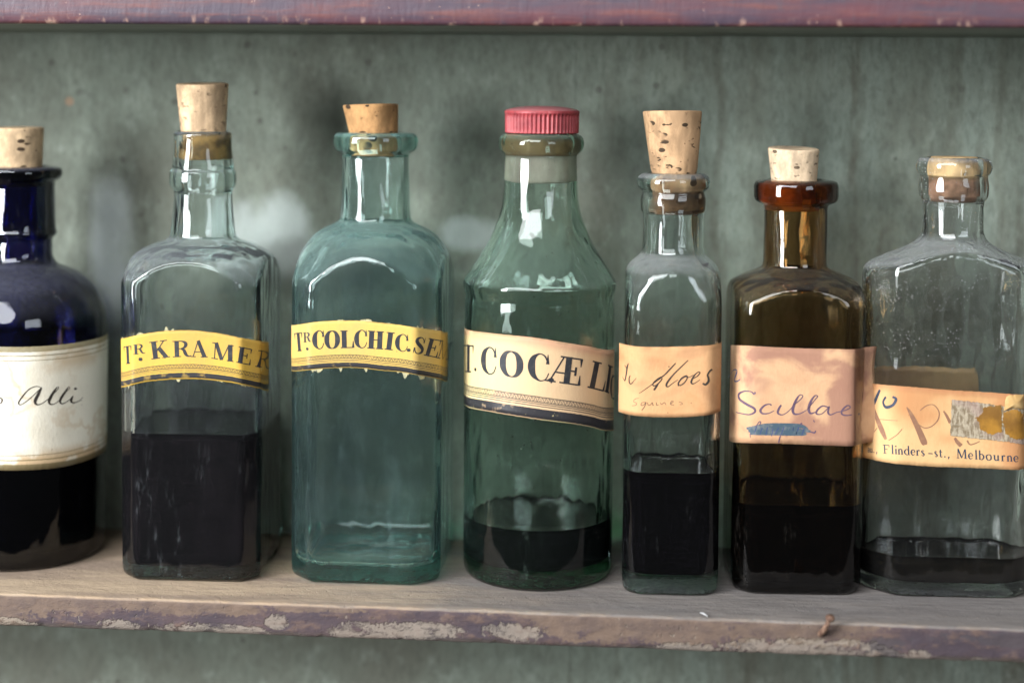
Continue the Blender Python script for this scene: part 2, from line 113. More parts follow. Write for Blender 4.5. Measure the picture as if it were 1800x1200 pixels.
'scillae': {'x': 0.10837, 'y': 0.0565, 'rz': 3, 'planes': [(0, 0.0256), (3.14159, 0.0256), (1.5708, 0.0256), (-1.5708, 0.0256), (0.7854, 0.032), (-0.7854, 0.032), (2.35619, 0.032), (-2.35619, 0.032)], 'p': 28, 'q': 1.0, 'taper': 1.0, 'prof': [(0.05279, 0.08677), (0.04702, 0.09601), (0.04126, 0.10293), (0.03758, 0.10754), (0.0339, 0.11215), (0.03091, 0.1156), (0.02793, 0.11859), (0.02449, 0.12089), (0.02014, 0.12296), (0.01602, 0.12457), (0.0135, 0.12595), (0.0127, 0.12756), (0.01258, 0.13054), (0.01257, 0.13742), (0.01256, 0.14659), (0.01267, 0.15025), (0.0137, 0.1514), (0.01575, 0.15231), (0.01667, 0.15368), (0.01684, 0.1562), (0.01677, 0.15849), (0.0162, 0.16009), (0.01483, 0.16077)], 'neck': 11, 'bore': 0.00938, 't': 0.0021, 'tb': 0.004, 'level': 0.0346, 'label': ([(-4780, 9420), (-4380, 9453), (-2213, 9760), (-1024, 9742), (117, 9712), (1277, 9705), (1719, 9696), (3419, 9678)], [(-4238, 5631), (-3838, 5670), (-2143, 5949), (-961, 5981), (183, 5953), (1347, 5926), (1747, 5913), (3447, 5883)]), 'ink': [('lettering', 'ink_purple', [('c', [(-1807, 7982, 70), (-1867, 7901, 70), (-1975, 7982, 43), (-2259, 7968, 55), (-2534, 7810, 93), (-2492, 7620, 105), (-2157, 7473, 105), (-1859, 7347, 93), (-1818, 7201, 78), (-2021, 7083, 55), (-2338, 7071, 43), (-2703, 7073, 35)]), ('c', [(-1186, 7474, 62), (-1256, 7520, 47), (-1447, 7470, 62), (-1605, 7280, 93), (-1518, 7149, 70), (-1288, 7165, 39), (-1078, 7269, 27)]), ('c', [(-813, 7495, 62), (-914, 7311, 86), (-923, 7166, 70), (-749, 7114, 39), (-521, 7258, 31), (-332, 7494, 27)]), ('c', [(-332, 7494, 27), (-67, 7724, 35), (15, 7865, 35), (-109, 7887, 43), (-258, 7651, 90), (-357, 7338, 105), (-307, 7159, 78), (-96, 7162, 39), (171, 7307, 31)]), ('c', [(190, 7315, 31), (471, 7693, 35), (591, 7858, 35), (468, 7864, 51), (319, 7620, 97), (254, 7347, 105), (326, 7184, 70), (518, 7234, 35)]), ('c', [(1006, 7427, 47), (782, 7479, 51), (585, 7312, 74), (557, 7172, 58), (749, 7167, 35), (976, 7376, 35), (1044, 7455, 43), (998, 7240, 74), (1095, 7140, 47), (1324, 7237, 31)]), ('c', [(1324, 7237, 31), (1670, 7325, 35), (1861, 7431, 35), (1746, 7508, 47), (1561, 7344, 70), (1525, 7188, 62), (1674, 7122, 47), (1940, 7139, 35)]), ('s', [(2356, 7074, 60), (2355, 7098, 104), (2354, 7137, 104), (2353, 7162, 60)]), ('c', [(-1771, 6630, 31), (-1647, 6818, 39), (-1582, 6804, 35), (-1645, 6673, 35)]), ('c', [(-70, 6757, 35), (-5, 6797, 35), (-26, 6699, 35)]), ('s', [(-1988, 6340, 35), (-1974, 6185, 23)]), ('c', [(-812, 6317, 39), (-856, 6160, 51), (-884, 6011, 39)]), ('c', [(446, 6921, 31), (486, 6843, 35)]), ('c', [(339, 6459, 43), (493, 6430, 58), (538, 6512, 35)])]), ('crossed_out_word', 'ink_teal', [('c', [(-2140, 6520, 86), (-1434, 6667, 179), (-588, 6691, 187), (-11, 6672, 156), (242, 6547, 70)]), ('c', [(-2060, 6449, 132), (-970, 6549, 241), (339, 6482, 93)]), ('c', [(-1988, 6340, 86), (-968, 6424, 241), (-5, 6376, 148), (187, 6390, 55)])]), ('scribble', 'ink_blue', [('c', [(-5019, 8016, 27), (-3750, 8424, 31), (-2921, 8708, 51), (-2677, 8710, 55), (-2748, 8522, 78), (-2897, 8290, 70), (-2666, 8291, 47), (-2466, 8409, 27)]), ('s', [(-1740, 6631, 35), (-1831, 6333, 27)]), ('s', [(-1529, 6587, 35), (-1609, 6315, 27)]), ('s', [(-1318, 6618, 35), (-1386, 6292, 27)]), ('s', [(-1105, 6570, 35), (-1162, 6269, 27)]), ('s', [(-894, 6601, 35), (-1028, 6337, 27)]), ('s', [(-683, 6631, 35), (-805, 6313, 27)]), ('s', [(-536, 6583, 35), (-581, 6289, 27)]), ('s', [(-325, 6613, 35), (-359, 6359, 27)]), ('s', [(-114, 6643, 35), (-224, 6333, 27)]), ('s', [(98, 6596, 35), (0, 6309, 27)])])]},
'clear': {'x': 0.16939, 'y': 0.0517, 'rz': 2, 'planes': [(0, 0.0172), (3.14159, 0.0172), (1.5708, 0.0351), (-1.5708, 0.0351), (0.7854, 0.0288), (-0.7854, 0.0288), (2.35619, 0.0288), (-2.35619, 0.0288)], 'p': 20, 'q': 0.55, 'taper': 1.0, 'prof': [(0.06097, 0.09804), (0.05416, 0.10712), (0.04849, 0.11393), (0.04418, 0.11891), (0.04056, 0.12299), (0.03672, 0.12638), (0.03243, 0.12909), (0.02792, 0.13113), (0.02364, 0.13294), (0.01936, 0.13474), (0.01576, 0.13655), (0.01328, 0.13858), (0.01193, 0.14152), (0.0117, 0.14558), (0.01169, 0.15121), (0.01203, 0.15369), (0.01304, 0.15527), (0.01348, 0.15729), (0.01348, 0.16022), (0.01314, 0.16247), (0.01314, 0.16382), (0.01392, 0.16472), (0.0146, 0.16629), (0.01459, 0.16809), (0.01392, 0.16966), (0.01279, 0.17056)], 'neck': 12, 'bore': 0.00945, 't': 0.003, 'tb': 0.005, 'level': 0.0149, 'label': ([(-4083, 8195), (-3283, 8219), (-2303, 8269), (-1547, 8236), (-784, 8182), (-22, 8142), (739, 8111), (1695, 8060), (2534, 7997), (4134, 7925)], [(-4010, 5192), (-3210, 5201), (-2242, 5219), (-1483, 5178), (-718, 5148), (45, 5141), (1178, 5118), (2653, 5064), (4253, 5029)]), 'ink': [('printed_address', 'ink_navy', [('c', [(-3648, 5589, 22), (-3613, 5627, 22), (-3578, 5593, 35), (-3567, 5490, 35), (-3540, 5471, 16)]), ('c', [(-3574, 5560, 16), (-3623, 5537, 27), (-3637, 5491, 33), (-3602, 5457, 22), (-3568, 5495, 16)]), ('c', [(-3522, 5639, 41), (-3511, 5525, 41), (-3478, 5480, 30), (-3439, 5507, 19)]), ('s', [(-3422, 5482, 41), (-3439, 5650, 41)]), ('s', [(-3550, 5630, 16), (-3515, 5635, 16)]), ('s', [(-3423, 5490, 16), (-3393, 5494, 16)]), ('s', [(-3353, 5510, 44), (-3315, 5515, 44)]), ('s', [(-3195, 5548, 53), (-3211, 5452, 19)]), ('s', [(-2824, 5555, 51), (-2851, 5896, 51)]), ('s', [(-2926, 5874, 27), (-2639, 5905, 27)]), ('s', [(-2837, 5725, 24), (-2701, 5741, 24)]), ('s', [(-2886, 5558, 21), (-2749, 5574, 21)]), ('s', [(-2645, 5908, 34), (-2638, 5823, 14)]), ('s', [(-2482, 5590, 51), (-2507, 5948, 51)]), ('s', [(-2524, 5597, 21), (-2443, 5603, 21)]), ('s', [(-2352, 5598, 51), (-2366, 5810, 51)]), ('s', [(-2395, 5606, 21), (-2311, 5609, 21)]), ('s', [(-2370, 5878, 58), (-2374, 5929, 58)]), ('s', [(-2242, 5600, 51), (-2256, 5812, 51)]), ('c', [(-2249, 5764, 24), (-2199, 5812, 34), (-2148, 5778, 48), (-2136, 5702, 51), (-2130, 5606, 51)]), ('s', [(-2280, 5610, 21), (-2205, 5610, 21)]), ('s', [(-2167, 5610, 21), (-2092, 5609, 21)]), ('s', [(-1880, 5592, 51), (-1903, 5952, 51)]), ('c', [(-1895, 5764, 24), (-1962, 5814, 27), (-2032, 5751, 51), (-2027, 5666, 51), (-1948, 5595, 27), (-1887, 5627, 24)]), ('s', [(-1885, 5603, 21), (-1832, 5600, 21)]), ('c', [(-1784, 5704, 21), (-1656, 5706, 24), (-1679, 5782, 34), (-1727, 5805, 27), (-1781, 5752, 48), (-1781, 5663, 51), (-1722, 5589, 31), (-1651, 5630, 17)]), ('s', [(-1550, 5578, 51), (-1564, 5790, 51)]), ('c', [(-1555, 5722, 24), (-1516, 5788, 31), (-1466, 5765, 48)]), ('s', [(-1591, 5590, 21), (-1503, 5586, 21)]), ('c', [(-1296, 5737, 17), (-1344, 5784, 24), (-1387, 5741, 45), (-1337, 5677, 51), (-1288, 5620, 45), (-1330, 5567, 24), (-1386, 5611, 17)]), ('s', [(-1134, 5671, 38), (-968, 5663, 38)]), ('c', [(-797, 5713, 17), (-842, 5760, 24), (-881, 5717, 45), (-835, 5653, 51), (-789, 5596, 45), (-828, 5544, 24), (-880, 5587, 17)]), ('s', [(-659, 5553, 45), (-677, 5827, 45)]), ('s', [(-725, 5744, 21), (-603, 5738, 21)]), ('c', [(-660, 5577, 41), (-635, 5538, 27), (-584, 5566, 17)]), ('s', [(-520, 5553, 55), (-471, 5551, 55)]), ('s', [(-341, 5561, 58), (-355, 5460, 21)]), ('s', [(7, 5504, 26), (-1, 5869, 33)]), ('s', [(-1, 5869, 55), (151, 5516, 48)]), ('s', [(151, 5516, 26), (258, 5858, 29)]), ('s', [(297, 5491, 55), (273, 5857, 55)]), ('s', [(-40, 5517, 22), (59, 5513, 22)]), ('s', [(243, 5504, 22), (357, 5499, 22)]), ('c', [(422, 5604, 21), (560, 5605, 25), (535, 5683, 35), (484, 5706, 28), (424, 5653, 49), (424, 5562, 53), (489, 5486, 32), (565, 5528, 18)]), ('s', [(710, 5472, 53), (686, 5840, 53)]), ('s', [(666, 5485, 21), (754, 5481, 21)]), ('s', [(846, 5466, 53), (822, 5834, 53)]), ('c', [(839, 5641, 25), (899, 5687, 28), (979, 5617, 53), (984, 5530, 53), (914, 5463, 28), (848, 5501, 25)]), ('c', [(1178, 5671, 25), (1098, 5629, 46), (1096, 5560, 53), (1132, 5474, 42), (1193, 5450, 25), (1261, 5482, 46), (1275, 5562, 53), (1246, 5640, 42), (1178, 5671, 25)]), ('c', [(1401, 5657, 53), (1411, 5510, 53), (1460, 5445, 39), (1524, 5470, 25)]), ('s', [(1548, 5434, 53), (1534, 5651, 53)]), ('s', [(1358, 5652, 21), (1413, 5650, 21)]), ('s', [(1548, 5445, 21), (1596, 5442, 21)]), ('s', [(1713, 5426, 53), (1698, 5644, 53)]), ('c', [(1708, 5573, 25), (1751, 5641, 32), (1805, 5617, 49)]), ('s', [(1668, 5439, 21), (1765, 5434, 21)]), ('s', [(1927, 5415, 53), (1912, 5633, 53)]), ('c', [(1920, 5583, 25), (1977, 5629, 35), (2036, 5590, 49), (2050, 5513, 53), (2057, 5414, 53)]), ('s', [(1883, 5428, 21), (1969, 5423, 21)]), ('s', [(2013, 5421, 21), (2101, 5415, 21)]), ('c', [(2158, 5519, 21), (2317, 5511, 25), (2287, 5591, 35), (2228, 5617, 28), (2161, 5567, 49), (2161, 5477, 53), (2233, 5397, 32), (2323, 5433, 18)])]), ('handwriting', 'ink_sepia', [('c', [(-3389, 7237, 97), (-3188, 6816, 195), (-2968, 6419, 226), (-2791, 6115, 117)]), ('c', [(-1994, 7459, 39), (-1829, 7198, 140), (-1552, 6659, 210), (-1319, 6137, 241), (-1271, 6001, 156)]), ('c', [(-1482, 7342, 31), (-1227, 7541, 35), (-961, 7565, 35), (-757, 7296, 43), (-796, 6984, 43), (-1019, 6739, 39), (-1285, 6664, 35), (-1516, 6784, 31)]), ('c', [(-583, 7338, 55), (-456, 7146, 101), (-317, 6876, 117)]), ('c', [(-133, 6296, 86), (-34, 6142, 140), (122, 5989, 156)]), ('s', [(-3355, 6836, 19), (-2314, 6919, 19)]), ('c', [(-2664, 6096, 31), (-2341, 6355, 31), (-2149, 6603, 27)]), ('c', [(345, 6207, 62), (482, 6042, 47), (822, 6177, 31)]), ('c', [(-3366, 6294, 27), (-3204, 6498, 31)])]), ('number', 'ink_blue_dark', [('c', [(-3113, 8016, 93), (-3234, 7754, 117), (-3347, 7500, 117), (-3402, 7354, 78)]), ('c', [(-2830, 7783, 86), (-2949, 7561, 86), (-2821, 7377, 117), (-2524, 7498, 109), (-2400, 7746, 109), (-2539, 7824, 93)])])]},
}
TAPE = {'tape': [(-280, 7791), (520, 7715), (1244, 7623), (1817, 7543), (2590, 7449), (2649, 6039), (1850, 6195), (591, 6289), (-306, 6390)], 'glue': [(630, 7088), (948, 7307), (906, 7481), (1246, 7565), (1605, 7629), (1637, 7105), (1669, 6562), (1272, 6458), (849, 6625), (786, 6896)], 'glue2': [(1707, 7340), (2129, 7478), (2497, 7245), (2638, 6294), (2160, 6273), (1842, 6486), (1679, 6912)], 'flap': [(1769, 7942), (1882, 8009), (2470, 8018), (2490, 7440), (2050, 7498), (1706, 7398)]}

# ---------------------------------------------------------------- material helpers
class Nd:
    """thin wrapper: arithmetic on sockets makes Math nodes"""
    def __init__(s, g, sock): s.g = g; s.k = sock
    def _m(s, op, b=None, c=None, rev=False):
        n = s.g.nodes.new('ShaderNodeMath'); n.operation = op
        ins = [s, b, c] if not rev else [b, s, c]
        for i, v in enumerate(ins):
            if v is None: continue
            if isinstance(v, Nd): s.g.links.new(v.k, n.inputs[i])
            else: n.inputs[i].default_value = v
        return Nd(s.g, n.outputs[0])
    def __add__(s, b): return s._m('ADD', b)
    __radd__ = __add__
    def __sub__(s, b): return s._m('SUBTRACT', b)
    def __rsub__(s, b): return s._m('SUBTRACT', b, rev=True)
    def __mul__(s, b): return s._m('MULTIPLY', b)
    __rmul__ = __mul__
    def __truediv__(s, b): return s._m('DIVIDE', b)
    def gt(s, b): return s._m('GREATER_THAN', b)
    def lt(s, b): return s._m('LESS_THAN', b)
    def max(s, b): return s._m('MAXIMUM', b)
    def min(s, b): return s._m('MINIMUM', b)
    def pow(s, b): return s._m('POWER', b)
    def abs(s): return s._m('ABSOLUTE')
    def frac(s): return s._m('FRACT')
    def step(s, a, b):
        n = s.g.nodes.new('ShaderNodeMapRange'); n.interpolation_type = 'SMOOTHSTEP'; n.clamp = True
        s.g.links.new(s.k, n.inputs[0])
        for i, v in ((1, a), (2, b)): n.inputs[i].default_value = v
        n.inputs[3].default_value = 0; n.inputs[4].default_value = 1
        if a > b:
            n.inputs[1].default_value = b; n.inputs[2].default_value = a; n.inputs[3].default_value = 1; n.inputs[4].default_value = 0
        return Nd(s.g, n.outputs[0])
    def band(s, a, b): return s.gt(a)*s.lt(b)
class Mat:
    def __init__(s, name):
        s.m = bpy.data.materials.new(name); s.m.use_nodes = True; s.g = s.m.node_tree; s.g.nodes.clear()
        s.out = s.g.nodes.new('ShaderNodeOutputMaterial'); s._co = None
    def new(s, t): return s.g.nodes.new(t)
    def link(s, a, b): s.g.links.new(a.k if isinstance(a, Nd) else a, b)
    def co(s, which='Object'):
        if s._co is None: s._co = s.new('ShaderNodeTexCoord')
        return s._co.outputs[which]
    def xyz(s, which='Object'):
        n = s.new('ShaderNodeSeparateXYZ'); s.link(s.co(which), n.inputs[0]); return [Nd(s.g, o) for o in n.outputs]
    def noise(s, scale, sx=1, sy=1, sz=1, detail=4, rough=.55, which='Object', off=0.0, dist=0.0):
        mp = s.new('ShaderNodeMapping'); s.link(s.co(which), mp.inputs[0]); mp.inputs[3].default_value = (sx, sy, sz); mp.inputs[1].default_value = (off, off*.7, off*1.3)
        n = s.new('ShaderNodeTexNoise'); n.inputs['Scale'].default_value = scale; n.inputs['Detail'].default_value = detail; n.inputs['Roughness'].default_value = rough; n.inputs['Distortion'].default_value = dist
        s.link(mp.outputs[0], n.inputs['Vector']); return Nd(s.g, n.outputs['Fac'])
    def voro(s, scale, sx=1, sy=1, sz=1, which='Object', feat='F1', off=0.0):
        mp = s.new('ShaderNodeMapping'); s.link(s.co(which), mp.inputs[0]); mp.inputs[3].default_value = (sx, sy, sz); mp.inputs[1].default_value = (off, off, off)
        n = s.new('ShaderNodeTexVoronoi'); n.feature = feat; n.inputs['Scale'].default_value = scale
        s.link(mp.outputs[0], n.inputs['Vector']); return Nd(s.g, n.outputs['Distance'])
    def col(s, c):
        n = s.new('ShaderNodeRGB'); n.outputs[0].default_value = (*c, 1); return n.outputs[0]
    def mix(s, f, a, b):
        n = s.new('ShaderNodeMix'); n.data_type = 'RGBA'
        if isinstance(f, Nd): s.link(f, n.inputs[0])
        else: n.inputs[0].default_value = f
        for sock, v in ((n.inputs[6], a), (n.inputs[7], b)):
            if isinstance(v, tuple): sock.default_value = (*v, 1)
            else: s.link(v, sock)
        return n.outputs[2]
    def bump(s, h, strength=.3, dist=.0005):
        n = s.new('ShaderNodeBump'); n.inputs['Strength'].default_value = strength; n.inputs['Distance'].default_value = dist; s.link(h, n.inputs['Height']); return n.outputs[0]
    def attr(s, name):
        n = s.new('ShaderNodeAttribute'); n.attribute_name = name; return Nd(s.g, n.outputs['Fac'])
    def principled(s, color, rough=.7, spec=.3, bump=None, **kw):
        p = s.new('ShaderNodeBsdfPrincipled')
        if isinstance(color, tuple): p.inputs['Base Color'].default_value = (*color, 1)
        else: s.link(color, p.inputs['Base Color'])
        if isinstance(rough, Nd): s.link(rough, p.inputs['Roughness'])
        else: p.inputs['Roughness'].default_value = rough
        p.inputs['Specular IOR Level'].default_value = spec
        if bump is not None: s.link(bump, p.inputs['Normal'])
        for k, v in kw.items(): p.inputs[k].default_value = v
        return p.outputs[0]
    def shmix(s, f, a, b):
        n = s.new('ShaderNodeMixShader')
        if isinstance(f, Nd): s.link(f, n.inputs[0])
        else: n.inputs[0].default_value = f
        s.link(a, n.inputs[1]); s.link(b, n.inputs[2]); return n.outputs[0]
    def done(s, surf, vol=None):
        s.link(surf, s.out.inputs['Surface'])
        if vol is not None: s.link(vol, s.out.inputs['Volume'])
        return s.m

def glass_mat(name, tint, density, dust=.30, smudge=.15, film=.05, filmcol=(.25, .22, .18), specks=0.0, dustcol=(.50, .51, .52), film_lo=None, seed=0.0, wave=.65, haze=.002, pits=0.0):
    M = Mat(name); out = M.attr('outside')
    geo = M.new('ShaderNodeNewGeometry'); sp = M.new('ShaderNodeSeparateXYZ'); M.link(geo.outputs['Normal'], sp.inputs[0]); nz = Nd(M.g, sp.outputs[2])
    x, y, z = M.xyz()
    up = nz.step(.12, .85)*out                                    # dust that has settled on the shoulder
    fine = M.noise(520, 1, 1, .5, detail=2, rough=.7, off=seed)
    n1 = M.noise(105, 1, 1, .26, detail=4, rough=.80, off=seed+3)
    d = up*dust*(.35+fine*1.3*.8)
    sm = n1.step(.57, .80)*smudge*out*(fine.step(.36, .72)*1.1)
    haze = out*haze*(n1*1.2+.4)
    fac = d+sm+haze
    if specks:
        v = M.voro(800, off=seed); zone = M.noise(70, detail=2, off=seed+9).step(.38, .60)*z.step(.082, .096)
        fac = fac + v.step(.24, .10)*specks*out*zone
    if pits:
        v = M.voro(420, off=seed+5); fac_p = v.lt(.13)*pits*M.noise(90, detail=2, off=seed+2).step(.45, .6)
    n2 = M.noise(70, 1, 1, .30, detail=4, rough=.78, off=seed+11)
    fi = n2.step(.42, .78)*film*(1.0-out)
    if film_lo is not None:
        fi = fi * z.step(film_lo[0], film_lo[1])
        if len(film_lo) > 2: fi = fi * z.step(film_lo[2], film_lo[3])
    wv = M.noise(75, 1, 1, .40, detail=2, off=seed+21)
    bp = M.bump(wv, wave, .0020)
    gl = M.new('ShaderNodeBsdfGlass'); gl.inputs['IOR'].default_value = 1.50; gl.inputs['Roughness'].default_value = 0.018; gl.inputs['Color'].default_value = (.985, .99, .99, 1)
    M.link(bp, gl.inputs['Normal'])
    def veil(c, tr=.40):
        df = M.new('ShaderNodeBsdfDiffuse'); df.inputs[0].default_value = (*c, 1)
        tl = M.new('ShaderNodeBsdfTranslucent'); tl.inputs[0].default_value = (*c, 1)
        return M.shmix(tr, df.outputs[0], tl.outputs[0])
    sh = M.shmix(fac.min(.7), gl.outputs[0], veil(dustcol))
    sh = M.shmix(fi.min(.75), sh, veil(filmcol))
    if pits: sh = M.shmix(fac_p*out, sh, veil((.05, .045, .04), .1))
    va = None
    if density > 0:
        v = M.new('ShaderNodeVolumeAbsorption'); v.inputs['Color'].default_value = (*tint, 1); v.inputs['Density'].default_value = density; va = v.outputs[0]
    return M.done(sh, va)

def liquid_mat(name, c, rough=.35):
    M = Mat(name); n = M.noise(50, 1, 1, .5, detail=5)
    col = M.mix(n.step(.4, .75), c, tuple(v*2.0 for v in c))
    df = M.new('ShaderNodeBsdfDiffuse'); M.link(col, df.inputs[0])     # seen only through glass: no air gap, no gloss of its own
    return M.done(df.outputs[0])

def cork_mat(name, c, stain_z=None, stain=(.16, .075, .025), seed=0.0, pit=.5, red=0.0):
    M = Mat(name); x, y, z = M.xyz()
    n = M.noise(160, 1, 1, .55, detail=5, rough=.65, off=seed); n2 = M.noise(45, 1, 1, .35, detail=3, off=seed+4)
    dk = tuple(v*.50 for v in c)
    col = M.mix(n.step(.38, .68), dk, c); col = M.mix(n2.step(.45, .75)*.55, col, tuple(min(1, v*1.22) for v in c))
    v = M.voro(150, 1, 1, 1.9, off=seed+1.3); zone = M.noise(110, detail=2, off=seed+8).step(.46, .56)
    pits = v.lt(.26)*zone*pit*1.6
    lent = M.noise(200, 1, 1, 2.4, detail=4, rough=.6, off=seed+15).step(.62, .68)
    pits = pits.max(lent*pit*1.3).min(1.0)
    col = M.mix(pits, col, (.045, .028, .016))
    if stain_z is not None:
        ns = M.noise(130, detail=3, off=seed+2)
        f = (z + (ns-.5)*.006).step(stain_z+.0018, stain_z-.0018)
        col = M.mix(f*.92, col, M.mix(ns.step(.36, .62), stain, tuple(v*.30 for v in stain)))
    h = n*.6 + (1.0-pits)*1.0
    return M.done(M.principled(col, .82, .2, M.bump(h, .55, .0006)))

def uv(M):
    n = M.new('ShaderNodeUVMap'); n.uv_map = 'UVMap'; sp = M.new('ShaderNodeSeparateXYZ'); M.link(n.outputs[0], sp.inputs[0]); return Nd(M.g, sp.outputs[0]), Nd(M.g, sp.outputs[1])
INKC = (.018, .019, .024)
def paper_base(M, paper, shade, seed, amount=.8, scale=55, lo=.42, hi=.68):
    n = M.noise(scale, detail=5, rough=.6, off=seed); f = M.noise(900, 1, 1, .5, detail=2, off=seed)
    col = M.mix(n.step(lo, hi)*amount, paper, shade)
    col = M.mix((f-.5)*.35, col, tuple(v*.55 for v in shade))
    sp = M.voro(260, off=seed+7); zone = M.noise(70, detail=2, off=seed+6).step(.52, .62)
    col = M.mix(sp.lt(.07)*zone*.7, col, tuple(v*.25 for v in shade))
    return col, f
def printed_label(name, paper, shade, zig, lines, black, seed, end=1.0, extra=None):
    """arched pharmacy label: paper, a zigzag border, fine rules and a black foot"""
    M = Mat(name); u, v = uv(M); t = 1.0-v
    col, f = paper_base(M, paper, shade, seed)
    if extra: col = extra(M, u, t, col)
    edge = (t.step(.05, .0)).max(0.0)
    nn = M.noise(120, detail=4, off=seed+1)
    col = M.mix(edge*nn.step(.4, .6)*.55, col, tuple(x*.45 for x in shade))
    h = (t-zig[0])/(zig[1]-zig[0])
    tri = ((u*7.2).frac()-.5).abs()*2.0
    d = (tri-h).abs().lt(.20)
    d2 = ((u*7.2+.42).frac()-.5).abs()*2.0
    d = d.max((d2-h).abs().lt(.10))
    inb = t.band(zig[0], zig[1])
    ink = inb*d
    ink = ink.max(t.band(zig[0]-.008, zig[0]+.006)).max(t.band(zig[1]-.006, zig[1]+.008))
    for a in lines: ink = ink.max(t.band(a-.0065, a+.0065))
    wear = M.noise(260, detail=3, off=seed+4).step(.30, .42)
    foot = t.band(black, end)
    ink = (ink*.82).max(foot*.985)*(wear*.35+.65)
    col = M.mix(ink, col, INKC)
    wornfoot = foot*M.noise(150, 1, 1, .6, detail=5, rough=.7, off=seed+12).step(.66, .70)
    col = M.mix(wornfoot*.7, col, paper)
    rough = .62-ink*.22
    return M.done(M.principled(col, rough, .35, M.bump(f+M.noise(60, detail=3, off=seed)*2.0, .25, .0003)))
def old_label(name, paper, shade, seed, stain=None, stain_amt=.6, sc=45, lo=.45, hi=.62, extra=None, edge=.3):
    M = Mat(name); u, v = uv(M); t = 1.0-v
    col, f = paper_base(M, paper, shade, seed, .85, 40)
    if stain:
        n = M.noise(sc, 1, 1, 1.3, detail=4, rough=.5, off=seed+5, dist=.6)
        col = M.mix(n.step(lo, hi)*stain_amt, col, stain)
    nn = M.noise(90, detail=4, off=seed+1)
    e = (t.step(.10, .0)).max(t.step(.92, 1.0))
    col = M.mix(e*nn.step(.35, .65)*edge, col, tuple(x*.45 for x in shade))
    if extra: col = extra(M, u, t, col)
    return M.done(M.principled(col, .78, .2, M.bump(f*.6+M.noise(45, detail=4, off=seed)*2.5, .35, .0004)))
def ink_mat(name, c, fade, seed=0.0, paper=(.5, .35, .2)):
    M = Mat(name); n = M.noise(330, detail=4, rough=.65, off=seed)
    col = M.mix(n.step(.45, .80)*fade, c, paper)
    return M.done(M.principled(col, .55, .3))
MT = {}
MT['ink_black'] = ink_mat('ink_black', INKC, .25, 1, (.16, .14, .10))
MT['ink_brown'] = ink_mat('ink_iron_gall', (.028, .022, .018), .25, 2, (.16, .11, .07))
MT['ink_faint'] = ink_mat('ink_faded', (.14, .085, .05), .55, 3, (.45, .28, .15))
MT['ink_purple'] = ink_mat('ink_violet', (.085, .052, .085), .45, 4, (.26, .16, .15))
MT['ink_teal'] = ink_mat('crayon_blue', (.045, .070, .092), .8, 5, (.20, .19, .17))
MT['ink_blue'] = ink_mat('ink_blue', (.030, .045, .12), .35, 6, (.16, .15, .22))
MT['ink_navy'] = ink_mat('ink_navy', (.012, .028, .055), .30, 7, (.08, .09, .10))
MT['ink_sepia'] = ink_mat('ink_sepia', (.20, .10, .06), .6, 8, (.36, .20, .10))
MT['ink_blue_dark'] = ink_mat('ink_blue_dark', (.022, .032, .055), .35, 9, (.10, .10, .11))
def alli_x(M, u, t, col):
    ol = (.155, .125, .058)
    n = M.noise(34, detail=4, rough=.55, off=31); ring = (n-.52).abs().step(.030, .0)
    z2 = M.noise(20, detail=2, off=5).step(.40, .60)
    low = (t-.80).step(.0, .12)*M.noise(60, detail=4, off=3).step(.46, .56)
    hi = (.26-t).step(.0, .12)*M.noise(50, detail=4, off=17).step(.48, .60)
    col = M.mix((ring*z2*.42).max(low*.75).max(hi*.45), col, (.42, .25, .10))
    b = (.045-t).gt(0).max((t-.954).gt(0)).max(t.band(.072, .080)).max(t.band(.110, .116)).max(t.band(.878, .884)).max(t.band(.915, .925))
    return M.mix(b*.85, col, ol)
MT['label_alli'] = old_label('paper_cream', (.68, .63, .52), (.58, .52, .41), 1.0, extra=alli_x, edge=.15)
def kr_x(M, u, t, col):
    return M.mix((u-2.55).step(0, .5)*.45, col, (.40, .23, .035))
MT['label_kramer'] = printed_label('paper_yellow', (.49, .305, .045), (.40, .24, .055), (.70, .775), (.80, .835), .868, 2.0, .975, kr_x)
MT['label_colchic'] = printed_label('paper_yellow_ochre', (.49, .325, .075), (.40, .27, .09), (.725, .80), (.83, .858), .887, 5.0, .985, kr_x)
def co_x(M, u, t, col):
    n = M.noise(28, detail=2, rough=.4, off=44)
    col = M.mix((n-.50).step(-.01, .01)*.75, col, (.52, .33, .20))
    return M.mix((.16-t).step(0, .14)*.7, col, (.42, .20, .12))
MT['label_cocae'] = printed_label('paper_pale_yellow', (.56, .45, .215), (.48, .375, .20), (.722, .785), (.808, .835), .868, 8.0, .988, co_x)
MT['label_aloes'] = old_label('paper_tan', (.49, .27, .13), (.40, .19, .078), 11.0, (.30, .15, .075), .6, 45, .50, .70, edge=.6)
MT['label_scillae'] = old_label('paper_tan_blotched', (.51, .31, .175), (.41, .225, .125), 14.0, (.255, .125, .088), .85, 38, .46, .60, edge=.45)
def cl_x(M, u, t, col):
    n = M.noise(25, detail=3, off=52)
    col = M.mix(n.step(.42, .58)*.85, col, (.40, .18, .075))
    return M.mix((.10-t).step(0, .09)*.6, col, (.30, .13, .06))
MT['label_clear'] = old_label('paper_brown_tan', (.53, .325, .155), (.41, .22, .09), 17.0, extra=cl_x, edge=.5)
MT['label_back'] = old_label('paper_back', (.34, .225, .115), (.25, .155, .08), 19.0, (.22, .13, .07), .6)
MT['label_flap'] = old_label('paper_peeling', (.52, .35, .16), (.42, .26, .10), 21.0, (.30, .16, .05), .6)
